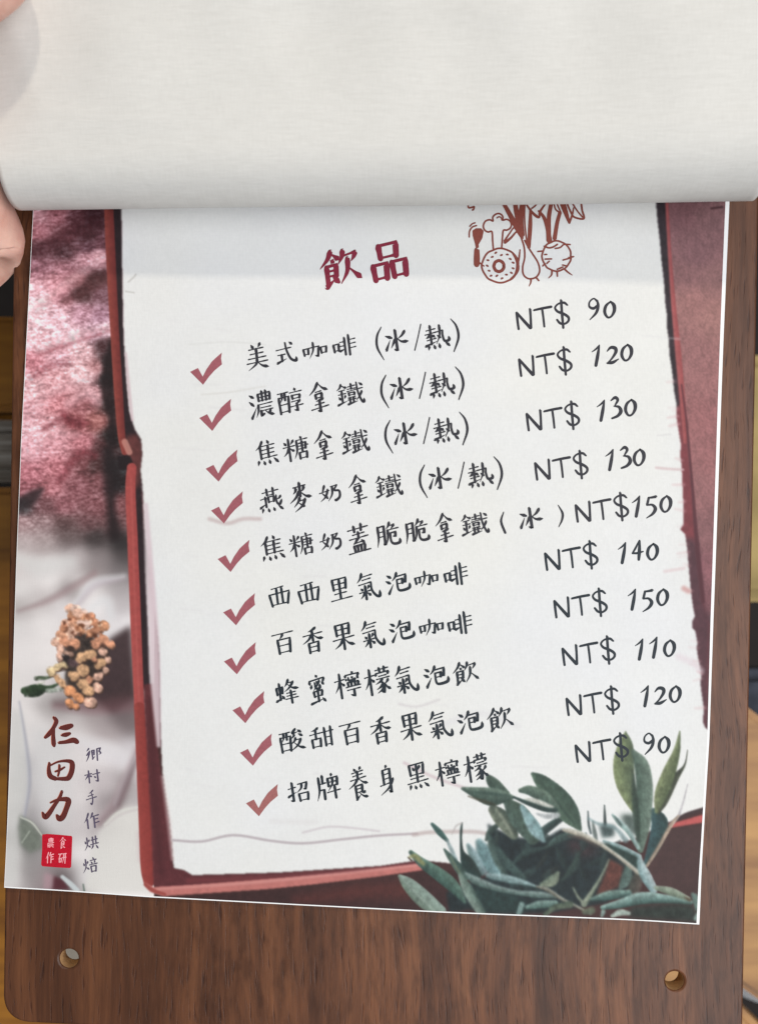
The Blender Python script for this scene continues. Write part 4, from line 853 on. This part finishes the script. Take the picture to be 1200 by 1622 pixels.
I.face([Q(*p) for p in ((150, 305), (180, 285), (225, 285), (248, 308), (236, 370), (204, 425), (206, 452), (178, 452), (172, 420), (152, 350))])
dl([(188, 470), (188, 540), (187, 600)], [32, 38, 36]); dl([(205, 575), (230, 600), (250, 612)], 9)
dl([(122, 362), (126, 310), (150, 275), (185, 262)], 10); dl([(126, 270), (148, 248), (174, 238)], 9)
dl([(112, 82), (118, 108), (145, 105), (165, 98), (160, 122), (150, 128)], 11, 4)
dl([(572, 370), (596, 450), (600, 540), (583, 620), (592, 690), (640, 722), (700, 706), (729, 655), (716, 585), (672, 512), (638, 460), (600, 390)], 11, 4)
for p, w in ((((402, 40), (480, 180), (540, 290), (580, 370)), [22, 30, 34, 18]), (((515, 40), (530, 150), (560, 300)), [26, 30, 24]), (((588, 40), (566, 200), (585, 345)), [30, 34, 22]), (((602, 60), (600, 220), (620, 420)), 10), (((650, 120), (648, 260), (636, 450)), [14, 26, 22]),
             (((430, 408), (480, 370), (535, 312), (560, 340)), [20, 14, 10, 8]), (((424, 400), (470, 330), (512, 280), (560, 320)), [14, 10, 10, 10]), (((560, 470), (552, 540), (540, 600)), [8, 12, 10]), (((600, 55), (650, 130), (690, 172), (722, 190), (730, 160)), [10, 14, 18, 16, 10]),
             (((660, 115), (690, 92), (722, 50)), 10), (((728, 170), (740, 130), (790, 60)), [18, 14, 10]), (((722, 135), (770, 200), (800, 300), (812, 392)), [14, 22, 26, 36]), (((836, 40), (810, 180), (812, 300), (816, 392)), [22, 26, 22, 20]),
             (((905, 150), (880, 240), (858, 375)), [22, 24, 26]), (((850, 55), (866, 120), (905, 152)), 10), (((870, 50), (890, 100), (912, 150)), 10), (((930, 55), (955, 150), (985, 240)), [26, 28, 14]), (((985, 240), (1010, 170), (1022, 110)), [14, 12, 8]),
             (((960, 60), (1000, 150), (1030, 190), (1110, 202), (1096, 130), (1085, 50)), [12, 12, 12, 12, 12, 12]), (((1000, 50), (1050, 130), (1100, 190)), 10), (((905, 50), (940, 140), (975, 200)), 16)):
    dl(p, w)
ring(875, 525, 124, 130, 11, 3)
dl([(768, 440), (810, 455), (850, 445), (882, 424)], 11); dl([(862, 460), (905, 452), (940, 425), (992, 426)], 10)
for p in (((712, 486), (762, 482)), ((770, 512), (790, 512)), ((775, 552), (832, 550)), ((976, 540), (1022, 530)), ((755, 612), (775, 590)), ((925, 602), (965, 612)), ((930, 560), (985, 545)), ((790, 590), (812, 570)), ((880, 640), (930, 620))): dl(p, 10)
for p in (((836, 655), (830, 690), (806, 715)), ((880, 660), (882, 700)), ((945, 640), (980, 670), (1010, 690)), ((655, 722), (652, 755), (638, 785)), ((700, 712), (722, 738))): dl(p, [12, 10, 5][:len(p)])
I.build('produce_drawing', flat_mat('ink_sienna', (128, 66, 56), 0.45, 0.1), 'small brown line drawing of a doughnut, a leek and a radish')

# --- the sheet is not quite flat: gentle waves, edges and corners a little lifted
def lift(X_, Y_):
    r = np.clip((X_ - 1050) / 95, 0, 1.2) ** 2 * .00055 * (1 + .45 * np.sin(Y_ / 120.0))
    bt = np.clip((Y_ - 1365) / 85, 0, 1.2) ** 2 * .00042 * (1 + .6 * np.sin(X_ / 105.0 + 1))
    cr = .0011 * np.exp(-(((X_ - 1110) / 75) ** 2 + ((Y_ - 1465) / 70) ** 2)) + .0006 * np.exp(-(((X_ - 8) / 60) ** 2 + ((Y_ - 1405) / 60) ** 2))
    wv = .00016 * (np.sin(X_ / 150.0 + Y_ / 310.0 + 1) + np.sin(Y_ / 170.0 - X_ / 420.0)) + .00033
    return r + bt + cr + wv
for o in [page] + list(page.children_recursive):
    n = len(o.data.vertices); q = np.empty(n * 3, np.float32); o.data.vertices.foreach_get('co', q); q = q.reshape(-1, 3)
    top_ = q[:, 2] > -1e-5
    h = lift(q[:, 0] / S + 600, 811 - q[:, 1] / S); q[top_, 2] += h[top_]
    if o is page: q[~top_, 2] += np.maximum(h[~top_] - .00055, -.0002) * .9
    o.data.vertices.foreach_set('co', q.ravel()); o.data.update()
# ------------------------------------------------------------------ the sheet folded back over the page
sheet_m, t, b = new_mat('linen_paper', 0.6, 0.25)
co_, a_, c_, s_ = linen(t)
crs = noise(t, co_, (120, 900, 1), 2); spk = noise(t, co_, (25, 25, 25), 3)
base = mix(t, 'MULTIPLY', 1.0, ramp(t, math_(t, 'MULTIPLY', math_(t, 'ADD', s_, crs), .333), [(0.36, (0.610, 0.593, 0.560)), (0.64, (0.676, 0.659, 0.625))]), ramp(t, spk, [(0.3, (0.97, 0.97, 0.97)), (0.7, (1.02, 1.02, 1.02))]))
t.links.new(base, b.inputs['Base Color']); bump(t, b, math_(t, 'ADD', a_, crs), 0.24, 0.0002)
b.inputs['Transmission Weight'].default_value = 0.0
NU, prof = 150, []
ang = math.atan2(326.5 - 319, 1155) ; cu_, su_ = math.cos(ang), math.sin(ang)
verts, faces = [], []
S_ARC, S_LOW, S_UP = 40, 6, 90
def sheet_point(uu, k):
    x = (-548 + uu * (559 + 548)) * S
    r = (0.0142 + 0.0055 * uu) * (1 + .03 * math.sin(uu * 7))
    z0 = 0.0018
    end = math.radians(164)
    if k < S_LOW: y = r + (S_LOW - k) / S_LOW * 0.085; z = z0
    elif k <= S_LOW + S_ARC:
        th = end * (k - S_LOW) / S_ARC; y = r - r * math.sin(th); z = z0 + r - r * math.cos(th)
    else:
        s = (k - S_LOW - S_ARC) / S_UP * 0.125
        y = r - r * math.sin(end) - math.cos(end) * s; z = z0 + r - r * math.cos(end) + math.sin(end) * s * .75
        g = min(1, s / .03)
        z += g * (0.0010 * math.sin(uu * 7.3 + s * 50) + 0.0005 * math.sin(uu * 17 - s * 90) + .0003 * math.sin(uu * 37 + s * 40))
        lim = -0.0925 - s * 0.10 + 0.0025 * math.sin(s * 90)     # a soft lengthwise crease near the held corner
        dlt = lim - x
        sp_ = 0.5 * (dlt + math.sqrt(dlt * dlt + 0.0000022)); z -= g * 0.30 * sp_
        for s0, w0, a0, lo, hi in ((.012 - .030 * uu, .0030, .00050, -.1, .34), (.004 + .012 * (uu - .7), .0028, .00040, .70, .97), (.052 - .03 * uu, .006, .00035, .1, .75)):
            fade = max(0, min(1, (uu - lo) / .1)) * max(0, min(1, (hi - uu) / .12))
            z += g * a0 * fade * max(0, 1 - abs(s - s0 - .0015) / w0)
        z += 0.0004 * math.exp(-((s - .007 - .004 * uu) / .0035) ** 2) * max(0, .8 - uu) ** 2 + 0.0006 * math.exp(-((s - .002) / .003) ** 2) * max(0, uu - .55)
    arc = r * (math.radians(min(164, 164 * max(k - S_LOW, 0) / S_ARC)) - math.pi / 2) + max(k - S_LOW - S_ARC, 0) / S_UP * 0.125
    return x - 0.075 * arc, y, z
for iu in range(NU + 1):
    for k in range(S_LOW + S_ARC + S_UP + 1):
        x, y, z = sheet_point(iu / NU, k)
        ox, oy, _ = W(600, 322.5, 0.0185)
        verts.append((ox + x * cu_ - y * su_, oy + x * su_ + y * cu_, z))
M_ = S_LOW + S_ARC + S_UP + 1
for iu in range(NU):
    for k in range(M_ - 1): faces.append((iu * M_ + k, iu * M_ + k + 1, (iu + 1) * M_ + k + 1, (iu + 1) * M_ + k))
me = bpy.data.meshes.new('raised_sheet'); me.from_pydata(verts, [], faces); smooth(me)
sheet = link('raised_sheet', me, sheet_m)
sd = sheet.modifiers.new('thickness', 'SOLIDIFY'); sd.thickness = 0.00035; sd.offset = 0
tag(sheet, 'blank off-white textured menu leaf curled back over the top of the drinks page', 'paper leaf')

# ------------------------------------------------------------------ the hand holding leaf and board
def skin_chain(points, edges, name, mat):
    me = bpy.data.meshes.new(name); me.from_pydata([W(p[0], p[1], p[2]) for p in points], edges, [])
    o = link(name, me, mat); md = o.modifiers.new('skin', 'SKIN'); md.use_smooth_shade = True
    for i, p in enumerate(points): me.skin_vertices[0].data[i].radius = (p[3], p[3] * (p[4] if len(p) > 4 else 1))
    me.skin_vertices[0].data[0].use_root = True
    s = o.modifiers.new('sub', 'SUBSURF'); s.levels = s.render_levels = 3
    return o
skin_m, t, b = new_mat('skin', 0.48, 0.4)
co_ = N(t, 'ShaderNodeTexCoord').outputs['Object']
nb = noise(t, co_, (120, 120, 120), 3); nf = noise(t, co_, (1800, 1800, 1800), 2)
t.links.new(ramp(t, nb, [(0.3, (0.62, 0.33, 0.26)), (0.7, (0.74, 0.46, 0.37))]), b.inputs['Base Color'])
b.inputs['Subsurface Weight'].default_value = 0.12; b.inputs['Subsurface Radius'].default_value = (0.004, 0.0015, 0.0008); b.inputs['Subsurface Scale'].default_value = 1.0
bump(t, b, math_(t, 'ADD', nf, noise(t, co_, (260, 900, 260), 3)), 0.35, 0.0004)
hp = [(-210, 340, -.010, .026), (-340, 380, -.02, .030), (-520, 430, -.03, .028), (-900, 520, -.04, .032),          # palm, heel, wrist, forearm
      (-110, 385, .000, .021), (-56, 430, .003, .0165), (-62, 350, .010, .0190), (-120, 180, .034, .0140), (-128, 30, .048, .0125), (-38, -36, .0535, .0128), (36, -88, .055, .0110)]
he = [(0, 1), (1, 2), (2, 3), (0, 4), (4, 5), (4, 6), (6, 7), (7, 8), (8, 9), (9, 10)]
for j, (by, tx, ty) in enumerate(((110, 150, 90), (180, 190, 170), (250, 180, 250), (320, 130, 330))):
    n = len(hp); hp += [(-120, by, -.020, .0095), (-10, by - 20, -.0185, .0085), (tx * .6, (by + ty) / 2 - 10, -.0165, .0078), (tx, ty, -.0145, .0068)]
    he += [(0, n), (n, n + 1), (n + 1, n + 2), (n + 2, n + 3)]
hand = skin_chain(hp, he, 'person', skin_m)
tag(hand, 'left hand at the frame edge pinching the curled leaf and gripping the board', 'person')
